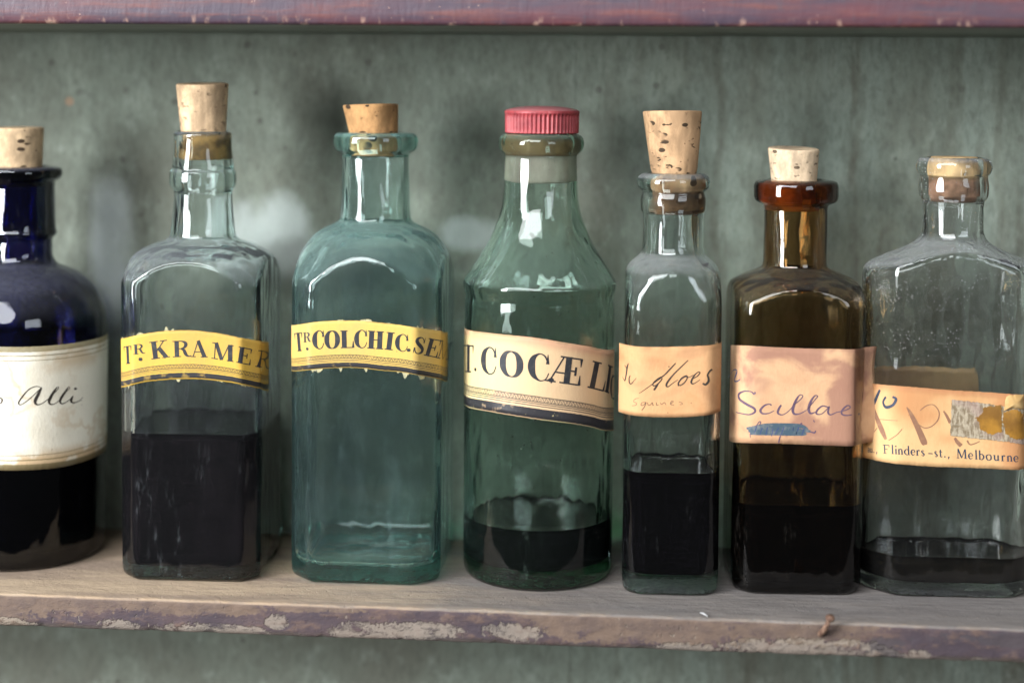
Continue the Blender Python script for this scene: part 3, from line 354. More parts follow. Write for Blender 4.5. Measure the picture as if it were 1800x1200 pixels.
def scrap_mat():
    M = Mat('paper_scrap'); n = M.noise(300, detail=5, rough=.7); col = M.mix(n.step(.35, .65), (.42, .36, .18), (.25, .24, .16))
    tr = M.new('ShaderNodeBsdfTransparent')
    return M.done(M.shmix(n.step(.56, .64)*.9, M.principled(col, .8, .2), tr.outputs[0]))
MT['scrap'] = scrap_mat()
def tape_mat():
    M = Mat('cloth_tape'); x, y, z = M.xyz()
    wv = M.noise(900, 1, 1, .35, detail=3); wv2 = M.noise(900, .3, 1, 1.2, detail=3, off=3)
    col = M.mix(wv.step(.40, .62), (.16, .12, .075), (.32, .265, .19)); col = M.mix(wv2.step(.55, .7)*.5, col, (.38, .33, .25))
    n = M.noise(70, detail=2, off=2); col = M.mix(n.step(.55, .68)*.5, col, (.26, .17, .15))
    return M.done(M.principled(col, .8, .2, M.bump(wv+wv2, .6, .0004)))
MT['tape'] = tape_mat()
def glue_mat():
    M = Mat('old_glue'); n = M.noise(90, detail=5); col = M.mix(n.step(.4, .65), (.30, .145, .022), (.16, .075, .014))
    return M.done(M.principled(col, .4, .4, M.bump(n, .4, .0006)))
MT['glue'] = glue_mat()

# glass of each bottle
MT['glass_alli'] = glass_mat('cobalt_glass', (.02, .04, .50), 860, dust=.17, smudge=.06, dustcol=(.34, .35, .46), film=.0, seed=1)
MT['glass_kramer'] = glass_mat('grimy_clear_glass', (.66, .86, .82), 70, dust=.26, smudge=.24, film=.62, filmcol=(.13, .125, .15), film_lo=(.112, .085), seed=2, haze=.010, dustcol=(.42, .45, .48))
MT['glass_colchic'] = glass_mat('aqua_glass', (.30, .80, .72), 62, dust=.28, smudge=.26, film=.30, filmcol=(.20, .24, .25), film_lo=(.150, .120), seed=3, haze=.030, dustcol=(.30, .46, .44))
MT['glass_cocae'] = glass_mat('green_glass', (.34, .82, .55), 60, dust=.22, smudge=.17, film=.06, filmcol=(.20, .22, .18), seed=4, pits=.9, haze=.008, dustcol=(.32, .46, .38))
MT['glass_aloes'] = glass_mat('clear_glass', (.75, .90, .86), 50, dust=.30, smudge=.12, film=.55, filmcol=(.20, .13, .085), film_lo=(.116, .098, .086, .096), seed=5, haze=.003)
MT['glass_scillae'] = glass_mat('amber_glass', (.74, .52, .12), 420, dust=.12, smudge=.08, dustcol=(.30, .26, .22), film=.20, filmcol=(.06, .045, .035), seed=6)
MT['glass_clear'] = glass_mat('flint_glass', (.86, .92, .88), 30, dust=.30, smudge=.08, film=.10, filmcol=(.2, .17, .12), specks=.8, seed=7, haze=.006)
MT['liquid_black'] = liquid_mat('dark_tincture', (.0010, .0008, .0012))
MT['liquid_brown'] = liquid_mat('brown_tincture', (.0036, .0024, .0030))
_m = Mat('tincture_surface'); MT['liquid_top'] = _m.done(_m.principled((.004, .0035, .003), .03, .6))
MT['liquid_thin'] = liquid_mat('thin_brown_tincture', (.0045, .0035, .0024))
# wood and wall
def blobs(M, x, z, lst, wob, soft=.18):
    """worn patches and painted pools of light, with a shape of their own: ellipses with ragged edges"""
    acc = None
    for cx, cz, rx, rz in lst:
        dx = (x-cx)/rx; dz = (z-cz)/rz; d = (dx*dx+dz*dz) + wob
        f = d.step(1+soft, 1-soft*1.0)
        acc = f if acc is None else acc.max(f)
    return acc
def lower_shelf_mat():
    M = Mat('worn_painted_wood'); x, y, z = M.xyz()
    geo = M.new('ShaderNodeNewGeometry'); sp = M.new('ShaderNodeSeparateXYZ'); M.link(geo.outputs['True Normal'], sp.inputs[0]); nz = Nd(M.g, sp.outputs[2])
    n1 = M.noise(60, .55, 1, 1, detail=7, rough=.68); n2 = M.noise(150, .6, 1, 1.2, detail=6, rough=.7, off=3); n3 = M.noise(600, 1, 1, .6, detail=3, off=6)
    big = M.noise(14, 1, 1, 1, detail=3, off=11)
    # front face: purple-brown paint, rubbed to tan wood, chipped to cream
    paint = M.mix(n1.step(.35, .65), (.072, .047, .047), (.042, .031, .038))
    paint = M.mix((n2.step(.50, .66))*.7, paint, (.115, .074, .056))
    wob = (n2-.5)*5.0 + (n1-.5)*3.0 + (n3-.5)*2.2
    tan = blobs(M, x, z, [(-.185, -.001, .045, .0052), (-.125, -.0015, .030, .0040), (-.205, -.008, .022, .006), (.045, -.003, .045, .0075), (.105, -.002, .030, .006), (-.075, -.001, .018, .002), (.02, -.001, .03, .0022)], wob)
    paint = M.mix(tan*.85, paint, M.mix(n2.step(.35, .7), (.130, .088, .063), (.072, .051, .044)))
    cream = blobs(M, x, z, [(-.195, -.0112, .011, .0022), (-.152, -.0108, .008, .0028), (-.115, -.0115, .022, .0030), (-.058, -.010, .010, .0040), (-.035, -.0085, .018, .0035), (.0, -.0075, .012, .0035), (.112, -.0105, .030, .0042), (.135, -.0108, .012, .0032), (.1505, -.0118, .005, .0036), (.172, -.0135, .0045, .0028), (.20, -.0125, .014, .0026), (.065, -.0118, .012, .0024), (-.09, -.0072, .005, .003)], wob)
    spk = n3.step(.60, .68)*M.noise(40, detail=3, off=17).step(.50, .62)
    low = (z+.0118).step(.0018, -.0008)*n1.step(.40, .58)
    cream = (cream*n2.step(.36, .52)).max(spk*.75).max(low*.7)
    paint = M.mix(cream*.55, paint, M.mix(n2.step(.3, .7), (.36, .31, .24), (.17, .135, .11)))
    dark = blobs(M, x, z, [(.1395, -.0085, .0065, .0050), (.190, -.004, .035, .003)], wob)
    paint = M.mix(dark*.7, paint, (.045, .038, .042))
    # top: bare dusty boards, tan to the left and under grey dust to the right
    g1 = M.noise(26, .30, 2.2, 1, detail=6, rough=.62, off=2); g2 = M.noise(300, .12, 1.6, 1, detail=4, off=8)
    wood = M.mix(g1.step(.36, .64), (.37, .28, .195), (.22, .165, .125))
    wood = M.mix(g2.step(.45, .7)*.35, wood, (.17, .125, .10))
    grey = (x+(big-.5)*.14+(g1-.5)*.08).step(-.10, .04)
    wood = M.mix(grey*.85, wood, M.mix(g2.step(.35, .7), (.150, .142, .142), (.108, .103, .105)))
    spk2 = M.voro(420, off=3).lt(.06)*M.noise(90, detail=1).step(.5, .6); wood = M.mix(spk2*.7, wood, (.45, .40, .33))
    rim = (y).step(.004, .0)*n2.step(.42, .58)*(1.0-grey*.7); wood = M.mix(rim*.8, wood, (.33, .235, .155))
    top = (nz).step(.45, .75)
    col = M.mix(top, paint, wood)
    h = n1*.8+n2*.9-cream*.8
    return M.done(M.principled(col, .72, .25, M.bump(h, .7, .0012)))
MT['shelf_low'] = lower_shelf_mat()
def upper_shelf_mat():
    M = Mat('mahogany_varnish'); x, y, z = M.xyz()
    n1 = M.noise(30, .35, 1, 2.0, detail=6, rough=.6, off=1); n2 = M.noise(180, .18, 1, 1.6, detail=5, rough=.65, off=4); n3 = M.noise(420, 1, 1, .35, detail=3, off=9)
    col = M.mix(n1.step(.36, .62), (.098, .031, .036), (.052, .037, .053))
    col = M.mix(n2.step(.46, .68)*.6, col, (.135, .042, .032))
    col = M.mix(n3.step(.58, .72)*.45, col, (.055, .048, .060))
    spk = M.voro(300, off=2).lt(.075)*M.noise(60, detail=2, off=5).step(.50, .60)
    low = (z-.2197).step(.0045, .0)*M.noise(200, 1, 1, .5, detail=4, off=14).step(.56, .66)
    col = M.mix(spk.max(low)*.75, col, (.40, .25, .19))
    geo = M.new('ShaderNodeNewGeometry'); sp = M.new('ShaderNodeSeparateXYZ'); M.link(geo.outputs['True Normal'], sp.inputs[0]); under = Nd(M.g, sp.outputs[2]).lt(-.97)
    col = M.mix(under, col, (.185, .205, .165))                  # the case is painted green inside
    return M.done(M.principled(col, n2*.3+.36, .4, M.bump(n2*.8+n3*.8, .45, .0006)))
MT['shelf_up'] = upper_shelf_mat()
def wall_mat():
    M = Mat('green_painted_board'); x, y, z = M.xyz()
    big = M.noise(11, 1, 1, .75, detail=4, rough=.55, off=2); mid = M.noise(38, 1, 1, .6, detail=5, rough=.62, off=5)
    st = M.noise(55, 1, 1, .10, detail=4, rough=.6, off=8); fine = M.noise(420, 1, 1, .45, detail=4, rough=.7, off=1); st2 = M.noise(150, 1, 1, .12, detail=3, off=18)
    col = M.mix(big.step(.36, .66), (.168, .194, .158), (.128, .132, .105))
    col = M.mix(mid.step(.50, .72)*.55, col, (.250, .285, .232))
    right = x.step(-.02, .10)
    col = M.mix(right*st.step(.40, .62)*.55, col, (.232, .282, .240))
    col = M.mix((st2.step(.56, .72)*.5+st.step(.58, .70)*.45)*(right*.75+.25), col, (.090, .080, .058))
    mot = M.noise(130, 1, 1, .7, detail=4, rough=.7, off=33); col = M.mix(mot.step(.46, .66)*.30, col, (.105, .108, .085)); col = M.mix(mot.step(.46, .30)*.35, col, (.28, .315, .27))
    col = M.mix(fine.step(.42, .70)*.40, col, (.070, .074, .060))
    # brown runs down the boards
    wx = x+(M.noise(20, .2, 1, 1, detail=3, off=4)-.5)*.016
    run = None
    for cx, wd in ((.018, .0022), (.079, .0030), (.096, .0045), (.137, .0030), (.178, .0040), (.197, .0025), (.052, .0016), (.217, .006)):
        f = (wx-cx).abs().step(wd, wd*.2); run = f if run is None else run.max(f)
    col = M.mix(run*M.noise(30, 1, 1, .5, detail=3, off=23).step(.40, .66)*.5, col, (.065, .054, .036))
    spot = M.voro(75, off=4).lt(.12)*mid.step(.45, .6); col = M.mix(spot*.55, col, (.07, .065, .055))
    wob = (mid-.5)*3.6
    pale = blobs(M, x, z, [(-.186, .128, .010, .028), (-.118, .132, .020, .016), (-.025, .134, .016, .007)], wob, .85)  # light thrown through bottles, painted as pale patches; leftmost taken as worn paint
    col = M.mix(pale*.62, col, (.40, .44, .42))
    rust = blobs(M, x, z, [(-.226, .120, .008, .014), (-.205, .190, .002, .002)], wob, .6); col = M.mix(rust*.6, col, (.34, .20, .12))
    pit = blobs(M, x, z, [(-.262, .208, .012, .016), (-.095, .118, .03, .012)], wob, .7); col = M.mix(pit*.5, col, (.06, .058, .052))
    col = M.mix(.13, col, (.0, .0, .0))
    return M.done(M.principled(col, .80, .2, M.bump(M.noise(300, 1, 1, .5, detail=5, rough=.8, off=1), .6, .0008)))
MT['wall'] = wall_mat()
def rust_mat():
    M = Mat('rust'); n = M.noise(500, detail=5); col = M.mix(n.step(.4, .65), (.085, .045, .03), (.20, .12, .08))
    return M.done(M.principled(col, .8, .3, M.bump(n, .8, .0006)))
MT['rust'] = rust_mat()
def plain(name, c, rough=.8, spec=.2):
    M = Mat(name); n = M.noise(300, detail=3); return M.done(M.principled(M.mix(n.step(.4, .7)*.4, c, tuple(v*.6 for v in c)), rough, spec))
MT['fluff'] = plain('pale_fluff', (.34, .34, .34), .9)
MT['wall_back'] = plain('dark_backing', (.05, .05, .045), .9)
def cap_mat():
    M = Mat('faded_red_plastic'); geo = M.new('ShaderNodeNewGeometry'); sp = M.new('ShaderNodeSeparateXYZ'); M.link(geo.outputs['Normal'], sp.inputs[0]); nz = Nd(M.g, sp.outputs[2])
    n = M.noise(150, detail=5); col = M.mix(n.step(.35, .7), (.31, .045, .050), (.21, .030, .036))
    sc_ = M.noise(420, 1, 1, .4, detail=4, rough=.75, off=3); col = M.mix(sc_.step(.55, .70)*.45, col, (.40, .14, .14)); col = M.mix(sc_.step(.42, .30)*.5, col, (.10, .022, .024)); dust = nz.step(.5, .95)*(n*.5+.25); col = M.mix(dust, col, (.34, .17, .175))
    return M.done(M.principled(col, .48+0.0, .4, M.bump(n, .15, .0003)))
MT['cap'] = cap_mat()
def liner_mat():
    M = Mat('dusty_liner'); n = M.noise(120, 1, 1, .5, detail=5); sp = M.voro(500).lt(.08)
    col = M.mix(n.step(.35, .68), (.40, .35, .29), (.27, .22, .19)); x, y, z = M.xyz(); col = M.mix((z-.1702).step(-.001, .001), col, (.10, .05, .02)); col = M.mix(sp*.6, col, (.08, .06, .05))
    return M.done(M.principled(col, .7, .3))
MT['liner'] = liner_mat()

# ---------------------------------------------------------------- object helpers
def mesh_obj(name, verts, faces, mat, parent=None, smooth=True, uvs=None, attr=None):
    me = bpy.data.meshes.new(name); me.from_pydata(verts, [], faces); me.update()
    if uvs is not None:
        l = me.uv_layers.new(name='UVMap')
        for p in me.polygons:
            for li in p.loop_indices: l.data[li].uv = uvs[me.loops[li].vertex_index]
    if attr is not None:
        a = me.attributes.new('outside', 'FLOAT', 'POINT'); a.data.foreach_set('value', attr)
    if smooth: me.polygons.foreach_set('use_smooth', [True]*len(me.polygons))
    me.materials.append(mat)
    o = bpy.data.objects.new(name, me); C.objects.link(o)
    if parent is not None: o.parent = parent
    return o
def thing(name, label, cat, loc=(0, 0, 0), rz=0.0, group=None):
    o = bpy.data.objects.new(name, None); C.objects.link(o); o.location = loc; o.rotation_euler = (0, 0, rz); o.empty_display_size = .01
    o['label'] = label; o['category'] = cat
    if group: o['group'] = group
    return o
def tag(o, label, cat, group=None):
    o['label'] = label; o['category'] = cat
    if group: o['group'] = group
    return o
def loft(rings, closed_bottom=True, closed_top=True):
    """rings of equal length -> verts, faces; ends closed by a centre point"""
    N = len(rings[0]); V = [p for r in rings for p in r]; F = []
    for i in range(len(rings)-1):
        a, b = i*N, (i+1)*N
        for j in range(N):
            k = (j+1) % N; F.append((a+j, a+k, b+k, b+j))
    def cap(r0, flip):
        c = len(V); ring = V[r0:r0+N]; V.append(tuple(sum(p[k] for p in ring)/N for k in range(3)))
        for j in range(N):
            k = (j+1) % N; F.append((c, r0+k, r0+j) if not flip else (c, r0+j, r0+k))
    if closed_bottom: cap(0, False)
    if closed_top: cap((len(rings)-1)*N, True)
    return V, F
# ---------------------------------------------------------------- setting: the painted back wall of two boards
WALL_Y = 0.0945
wb = mesh_obj('back_wall', [(-.75, .106, -.3), (.75, .106, -.3), (.75, .106, .55), (-.75, .106, .55), (-.75, .116, -.3), (.75, .116, -.3), (.75, .116, .55), (-.75, .116, .55)],
              [(0, 1, 2, 3), (5, 4, 7, 6), (4, 0, 3, 7), (1, 5, 6, 2), (3, 2, 6, 7), (4, 5, 1, 0)], MT['wall_back'], smooth=False)
wb['kind'] = 'structure'
def board(x0, x1, y0):
    nx = max(8, int((x1-x0)/.006)); nz = 100; V = []; F = []
    for i in range(nx+1):
        x = x0+(x1-x0)*i/nx; e = min(x-x0, x1-x)
        for k in range(nz+1):
            z = -.30+.85*k/nz
            y = y0 + .0006*mnoise.noise((x*14, 3.1, z*10)) + .00035*mnoise.noise((x*60, 1.1, z*25)) + .00006*max(0, 1-e/.0010)
            V.append((x, y, z))
    for i in range(nx):
        for k in range(nz):
            a = i*(nz+1)+k; F.append((a, a+nz+1, a+nz+2, a+1))
    for i0, fl in ((0, 0), (nx, 1)):                            # the edges of the board, with their own points so the face stays flat
        b = len(V)
        for k in range(nz+1):
            p = V[i0*(nz+1)+k]; V.append(p); V.append((p[0], .1055, p[2]))
        for k in range(nz):
            q = (b+2*k, b+2*k+2, b+2*k+3, b+2*k+1); F.append(q if fl == 0 else q[::-1])
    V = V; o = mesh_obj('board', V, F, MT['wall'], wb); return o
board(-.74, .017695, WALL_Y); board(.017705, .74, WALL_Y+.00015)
# ---------------------------------------------------------------- shelves
def shelf(name, z0, thick, mat, rough, seed, top_round):
    xs = [-.62+1.24*i/1000 for i in range(1001)]
    prof = []                                                   # (y, z) round the section: under back -> under front -> face -> top -> top back
    yb = WALL_Y+.010
    prof += [(yb, -thick), (.05, -thick), (.02, -thick), (.006, -thick), (.0025, -thick+.0001), (.0010, -thick+.0005), (.0002, -thick+.0014)]
    m = 8
    for i in range(1, m): prof.append((0, -thick+.0014+(thick-.0014-top_round)*i/m))
    for i in range(7):
        a = PI/2*i/6; prof.append((top_round*(1-math.cos(a)), -top_round+top_round*math.sin(a)))
    prof += [(.006, 0), (.012, 0), (.02, 0), (.03, 0), (.05, 0), (.07, 0), (yb, 0)]
    rings = []
    for x in xs:
        r = []
        n1 = mnoise.noise((x*35, seed, 0)); n2 = mnoise.noise((x*130, seed+4, 0)); n3 = mnoise.noise((x*420, seed+9, 0))
        for (y, z) in prof:
            fr = max(0.0, 1-y/.012)
            chipl = max(0.0, -.1+mnoise.noise((x*90, seed+2, 2))+.5*n3)*max(0, 1-(z+thick)/.003)*max(0, 1-y/.003)
            chipt = max(0.0, -.25+mnoise.noise((x*60, seed+7, 5))+.4*n3)*max(0, 1+z/.0022)*max(0, 1-y/.0025)
            dy = rough*fr*(.7*n1+.35*n2+.18*n3+.5*mnoise.noise((x*150, z*260, seed))) + rough*2.2*(chipl+chipt)
            dz = rough*(.35*n1+.2*n2)*fr + rough*1.6*chipl - rough*1.1*chipt + .00015*mnoise.noise((x*30, y*60, seed))*(1-fr)
            r.append((x, y+dy, z0+z+dz))
        rings.append(r)
    N = len(prof); V = [p for r in rings for p in r]; F = []
    for i in range(len(xs)-1):
        for j in range(N-1):
            a = i*N+j; F.append((a, a+1, a+N+1, a+N))
        F.append((i*N+N-1, i*N, (i+1)*N, (i+1)*N+N-1))
    F.append(tuple(range(N-1, -1, -1))); F.append(tuple((len(xs)-1)*N+j for j in range(N)))
    o = mesh_obj(name, V, [tuple(reversed(f)) for f in F], mat)
    return o
lo = shelf('wooden_shelf', 0.0, .0130, MT['shelf_low'], .00050, 2.0, .0016)
tag(lo, 'worn purple-brown wooden shelf with chipped cream edge, carrying all the bottles', 'shelf')
up = shelf('wooden_shelf', .2197+.030, .030, MT['shelf_up'], .00018, 9.0, .0012)
tag(up, 'dark red varnished shelf board across the top, above the corks', 'shelf')

# ---------------------------------------------------------------- bottles
NA = 224
def build_bottle(key, name, label, cat, glass, liquid=None, wob=.00022):
    d = DATA[key]
    root = thing(name, label, cat, (d['x'], d['y'], 0.0002), math.radians(d['rz']))
    pr = d['prof']; body = pr[0][0]
    dense = catmull(pr, 6)
    S = Surf(dict(planes=d['planes'], p=d['p'], q=d['q'], prof=[(body*d['taper'], 0.0)]+dense, rneck=pr[d['neck']][0], rbody=body, zref=.06))
    zn = pr[d['neck']][1]; bore = d['bore']; ztop = pr[-1][1]; t = d['t']; tb = d['tb']; tneck = pr[d['neck']][0]-bore
    th = [-PI+2*PI*j/NA for j in range(NA)]
    seed = sum(map(ord, key))*.37
    def ring(k, z, R, tt=0.0, inner=False):
        out = []
        for a in th:
            r = S.rad(a, R, tt)*k
            if inner and wob: r += wob*k*(mnoise.noise((math.cos(a)*1.6+seed, math.sin(a)*1.6, z*38)) + .35*mnoise.noise((math.cos(a)*5+seed, math.sin(a)*5, z*60)))
            out.append((r*math.sin(a), -r*math.cos(a), z))
        return out
    Rb = lambda z: S.R_at(z)
    outer = [ring(.25, .0016, Rb(0)), ring(.55, .0013, Rb(0)), ring(.80, .0004, Rb(0)), ring(.90, 0.0, Rb(0)), ring(.945, .0003, Rb(0)), ring(.972, .0011, Rb(0)), ring(.988, .0022, Rb(0)), ring(.997, .0036, Rb(0)), ring(1.0, .0055, Rb(.0055))]
    z = .010
    while z < pr[0][1]-.001: outer.append(ring(1.0, z, Rb(z))); z += .005
    for R, z in dense: outer.append(ring(1.0, z, R))
    inner = [ring(1, ztop+.0004, (bore+pr[-1][0])*.5), ring(1, ztop+.0002, bore+.0010), ring(1, ztop-.0006, bore+.0002)]
    z = ztop-.002
    while z > zn+.0015: inner.append(ring(1, z, bore, 0, True)); z -= .0022
    # inner shoulder: offset of the outer profile
    sh = []
    for i, (R, z) in enumerate(dense):
        if z > zn: continue
        a = dense[max(0, i-1)]; b = dense[min(len(dense)-1, i+1)]
        tx, tz = b[0]-a[0], b[1]-a[1]; L = math.hypot(tx, tz) or 1
        f = max(0.0, 1-(zn-z)/.009); tt = t*(1-f)+tneck*f
        sh.append((max(bore, R-tt*tz/L), z+tt*tx/L))
    for R, z in reversed(sh): inner.append(ring(1, z, R, t, True))
    ri = lambda z: (Rb(z)-t) if not d['planes'] else Rb(z)
    z = sh[0][1]-.004
    while z > tb+.008: inner.append(ring(1, z, ri(z), t, True)); z -= .005
    bottom = [(1.0, tb+.0065), (.985, tb+.0035), (.955, tb+.0017), (.90, tb+.0006), (.80, tb), (.55, tb+.0004), (.25, tb+.0008)]
    for k, z in bottom: inner.append(ring(k, z, ri(tb+.006), t, True))
    no = len(outer)
    V, F = loft(outer+inner)
    at = [1.0]*(no*NA)+[0.0]*(len(inner)*NA)+[1.0, 0.0]
    mesh_obj('glass_body', V, F, glass, root, attr=at)
    if liquid and d['level']:
        lv = d['level']; g = .00012
        rings = [ring(k, z-.0001, ri(tb+.006)+g, t-g, True) for k, z in reversed(bottom)]
        z = tb+.011
        while z < lv-.002: rings.append(ring(1, z, ri(z)+g, t-g, True)); z += .005
        rings += [ring(1, lv+.0004, ri(lv)+g, t-g, True), ring(.985, lv-.0001, ri(lv)+g, t-g, True), ring(.95, lv-.0004, ri(lv)+g, t-g, True), ring(.6, lv-.0004, ri(lv), t, True)]
        V, F = loft(rings)
        lo_ = mesh_obj('liquid', V, F, liquid, root); lo_.data.materials.append(MT['liquid_top'])
        for p in lo_.data.polygons:
            if p.normal.z > .5 and p.center.z > lv-.001: p.material_index = 1
    return root, S, d

def interp(pts, s):
    if s <= pts[0][0]: return pts[0][1]
    for i in range(len(pts)-1):
        if pts[i][0] <= s <= pts[i+1][0]:
            # smooth: cubic via neighbours
            t = (s-pts[i][0])/(pts[i+1][0]-pts[i][0])
            def m(j):
                if j <= 0: return (pts[1][1]-pts[0][1])/(pts[1][0]-pts[0][0])
                if j >= len(pts)-1: return (pts[-1][1]-pts[-2][1])/(pts[-1][0]-pts[-2][0])
                return (pts[j+1][1]-pts[j-1][1])/(pts[j+1][0]-pts[j-1][0])
            h = pts[i+1][0]-pts[i][0]
            return ((2*t**3-3*t*t+1)*pts[i][1]+(t**3-2*t*t+t)*h*m(i)+(-2*t**3+3*t*t)*pts[i+1][1]+(t**3-t*t)*h*m(i+1))
    return pts[-1][1]
GAP = .00012
def add_label(root, S, d, mat, lift=None, ragged=(.00012, .00012), seed=0.0, name='label', edges=None, ends=None, off=GAP):
    top, bot = edges or d['label']
    top = [(a*1e-5, b*1e-5) for a, b in top]; bot = [(a*1e-5, b*1e-5) for a, b in bot]
    s0 = max(top[0][0], bot[0][0]); s1 = min(top[-1][0], bot[-1][0])
    if ends: s0, s1 = ends(s0, s1)
    nu = max(40, int((s1-s0)/.0005)); nv = 16; V = []; U = []; F = []
    lf = lift or (lambda s, z: 0.0)
    for i in range(nu+1):
        s = s0+(s1-s0)*i/nu
        zt = interp(top, s)+ragged[0]*(mnoise.noise((s*700, seed, 1))+.6*mnoise.noise((s*2400, seed, 4))); zb = interp(bot, s)+ragged[1]*(mnoise.noise((s*700, seed, 8))+.6*mnoise.noise((s*2400, seed, 3)))
        for j in range(nv+1):
            v = j/nv; z = zb+(zt-zb)*v
            e = .00022*(mnoise.noise((0, v*14, seed+i*0)) + .5*mnoise.noise((1, v*45, seed))) if i in (0, nu) else 0
            V.append(S.point(s+e, z, off+lf(s, z))); U.append((s*100, v))
    for i in range(nu):
        for j in range(nv):
            a = i*(nv+1)+j; F.append((a, a+nv+1, a+nv+2, a+1))
    # paper thickness: a second skin just behind, joined round the rim
    n = len(V)
    for i in range(nu+1):
        s = s0+(s1-s0)*i/nu
        for j in range(nv+1):
            x, y, z = V[i*(nv+1)+j]; p = S.point(s, z, off+lf(s, z)-.00007); V.append(p); U.append(U[i*(nv+1)+j])
    F += [tuple(reversed([q+n for q in f])) for f in F]
    rim = [i*(nv+1) for i in range(nu+1)]+[nu*(nv+1)+j for j in range(1, nv+1)]+[i*(nv+1)+nv for i in range(nu-1, -1, -1)]+[j for j in range(nv-1, 0, -1)]
    for a, b in zip(rim, rim[1:]+rim[:1]): F.append((b, a, a+n, b+n))
    return mesh_obj(name, V, F, mat, root, uvs=U)
def add_ink(parent, S, strokes, mat, name, lift=None, off=GAP+.00006):
    V = []; F = []; lf = lift or (lambda s, z: 0.0)
    for si, (kind, pts) in enumerate(strokes):
        pts = [(a*1e-5, b*1e-5, c*1e-5) for a, b, c in pts]
        if kind == 'c': P = catmull(pts, 8)
        else:
            P = []
            for a, b in zip(pts, pts[1:]):
                L = math.hypot(b[0]-a[0], b[1]-a[1]); n = max(1, int(L/.0008))
                P += [tuple(a[k]+(b[k]-a[k])*i/n for k in range(3)) for i in range(n)]
            P.append(pts[-1])
        o = off + (si % 7)*.000004
        base = len(V); cnt = 0
        for i, (s, z, w) in enumerate(P):
            a = P[max(0, i-1)]; b = P[min(len(P)-1, i+1)]
            tx, tz = b[0]-a[0], b[1]-a[1]; L = math.hypot(tx, tz)
            if L < 1e-9: tx, tz, L = 1, 0, 1
            w = max(w, .00010); nx, nz = -tz/L*w*.5, tx/L*w*.5
            w_n = 2 if w > .0012 else 1
            for q in (-1, 0, 1):
                ss, zz = s+nx*q, z+nz*q
                V.append(S.point(ss, zz, o+lf(ss, zz)))
            cnt += 1
        for i in range(cnt-1):
            a = base+i*3
            F.append((a, a+3, a+4, a+1)); F.append((a+1, a+4, a+5, a+2))
    return mesh_obj(name, V, F, mat, parent, smooth=False)
def all_ink(lab, S, d, lift=None):
    for nm, mk, st in d['ink']: add_ink(lab, S, st, MT[mk], nm, lift)
def cork(root, mat, r_top, r_lip, z_top, z_lip, z_in, bore,  dx=(0, 0), tilt=(0, 0), name='cork_stopper', seed=0.0, bev=.0006):
    """tapered stopper: proud of the lip above, pressed to the bore below"""
    N = 72; rings = []
    prof = [(.15, z_in), (.7, z_in), (.97, z_in+.0002), (1.0, z_in+.0009)]
    out = [[None]*1]*0
    def rg(r, z, jit=1.0, ins=False):
        p = []
        for j in range(N):
            a = 2*PI*j/N
            rr = r*(1+.010*jit*mnoise.noise((math.cos(a)*2+seed, math.sin(a)*2, z*90)))-.00025*jit*max(0, mnoise.noise((math.cos(a)*9+seed, math.sin(a)*9, z*900))-.25)*4
            f = max(0.0, (z-z_lip)/(z_top-z_lip)) if z > z_lip else 0.0
            x, y = rr*math.cos(a), rr*math.sin(a)
            zz = z + (tilt[0]*x+tilt[1]*y)*f
            p.append((x+dx[0]+(dx[1]-dx[0])*f, y, zz))
        return p
    for k, z in prof: rings.append(rg((bore+.00006)*k, z, .0))
    z = z_in+.003
    while z < z_lip-.0022: rings.append(rg(bore+.00006, z, 0.0)); z += .002
    rings.append(rg(bore+.00004, z_lip-.0016, 0.0))
    rl = min(r_lip, bore+.00004) if r_lip < bore+.0004 else r_lip
    rings.append(rg(rl, z_lip+.0006))
    n = 12
    for i in range(1, n+1):
        z = z_lip+.0006+(z_top-bev-z_lip-.0006)*i/n; f = (z-z_lip)/(z_top-z_lip); rings.append(rg(r_lip+(r_top-r_lip)*f, z))
    rings.append(rg(r_top-bev*.35, z_top-bev*.3)); rings.append(rg(r_top-bev, z_top)); rings.append(rg(r_top*.7, z_top+.0001)); rings.append(rg(r_top*.3, z_top))
    V, F = loft(rings)
    return mesh_obj(name, V, F, mat, root)
def remnants(root, S, d, which, sgn, hmax, seed, thr, mat=None):
    """ragged scraps of an older label left along one edge, each scrap its own piece"""
    pts = [(a*1e-5, b*1e-5) for a, b in d['label'][which]]
    s0, s1 = pts[0][0]+.004, pts[-1][0]-.004; ds = .0003; n = int((s1-s0)/ds); run = []; k = 0
    def flush(run):
        if len(run) < 5: return
        V = []; F = []
        for s, zb, h in run:
            for j in range(4): V.append(S.point(s, zb+sgn*h*j/3*(1+.15*mnoise.noise((s*3000, j, seed))), GAP-.00005))
        for i in range(len(run)-1):
            for j in range(3):
                a = i*4+j; F.append((a, a+4, a+5, a+1) if sgn > 0 else (a, a+1, a+5, a+4))
        mesh_obj('label_scrap', V, F, mat or MT['scrap'], root)
    for i in range(n+1):
        s = s0+ds*i; h = (mnoise.noise((s*190, seed, 0))+.55*mnoise.noise((s*800, seed, 3))+.3*mnoise.noise((s*2600, seed, 5))-thr)*hmax
        if h > .0001: run.append((s, interp(pts, s)-sgn*.0002, min(h, hmax*.9)))
        else: flush(run); run = []
    flush(run)

# 1 cobalt bottle, cut by the left edge of the picture
R_, S, d = build_bottle('alli', 'pharmacy_bottle', 'dark blue round glass bottle with cream handwritten label, leftmost on the shelf', 'bottle', MT['glass_alli'], MT['liquid_black'])
lab = add_label(R_, S, d, MT['label_alli'], seed=1); all_ink(lab, S, d)
tp = [(a*1e-5, b*1e-5) for a, b in d['label'][0]]
cork(R_, cork_mat('cork_pale_pitted', (.58, .41, .245), seed=1.0, pit=.75), .0104, .0095, .1788, .1612, .1545, d['bore'], (-.0006, -.0006), (.0, .02), seed=1)
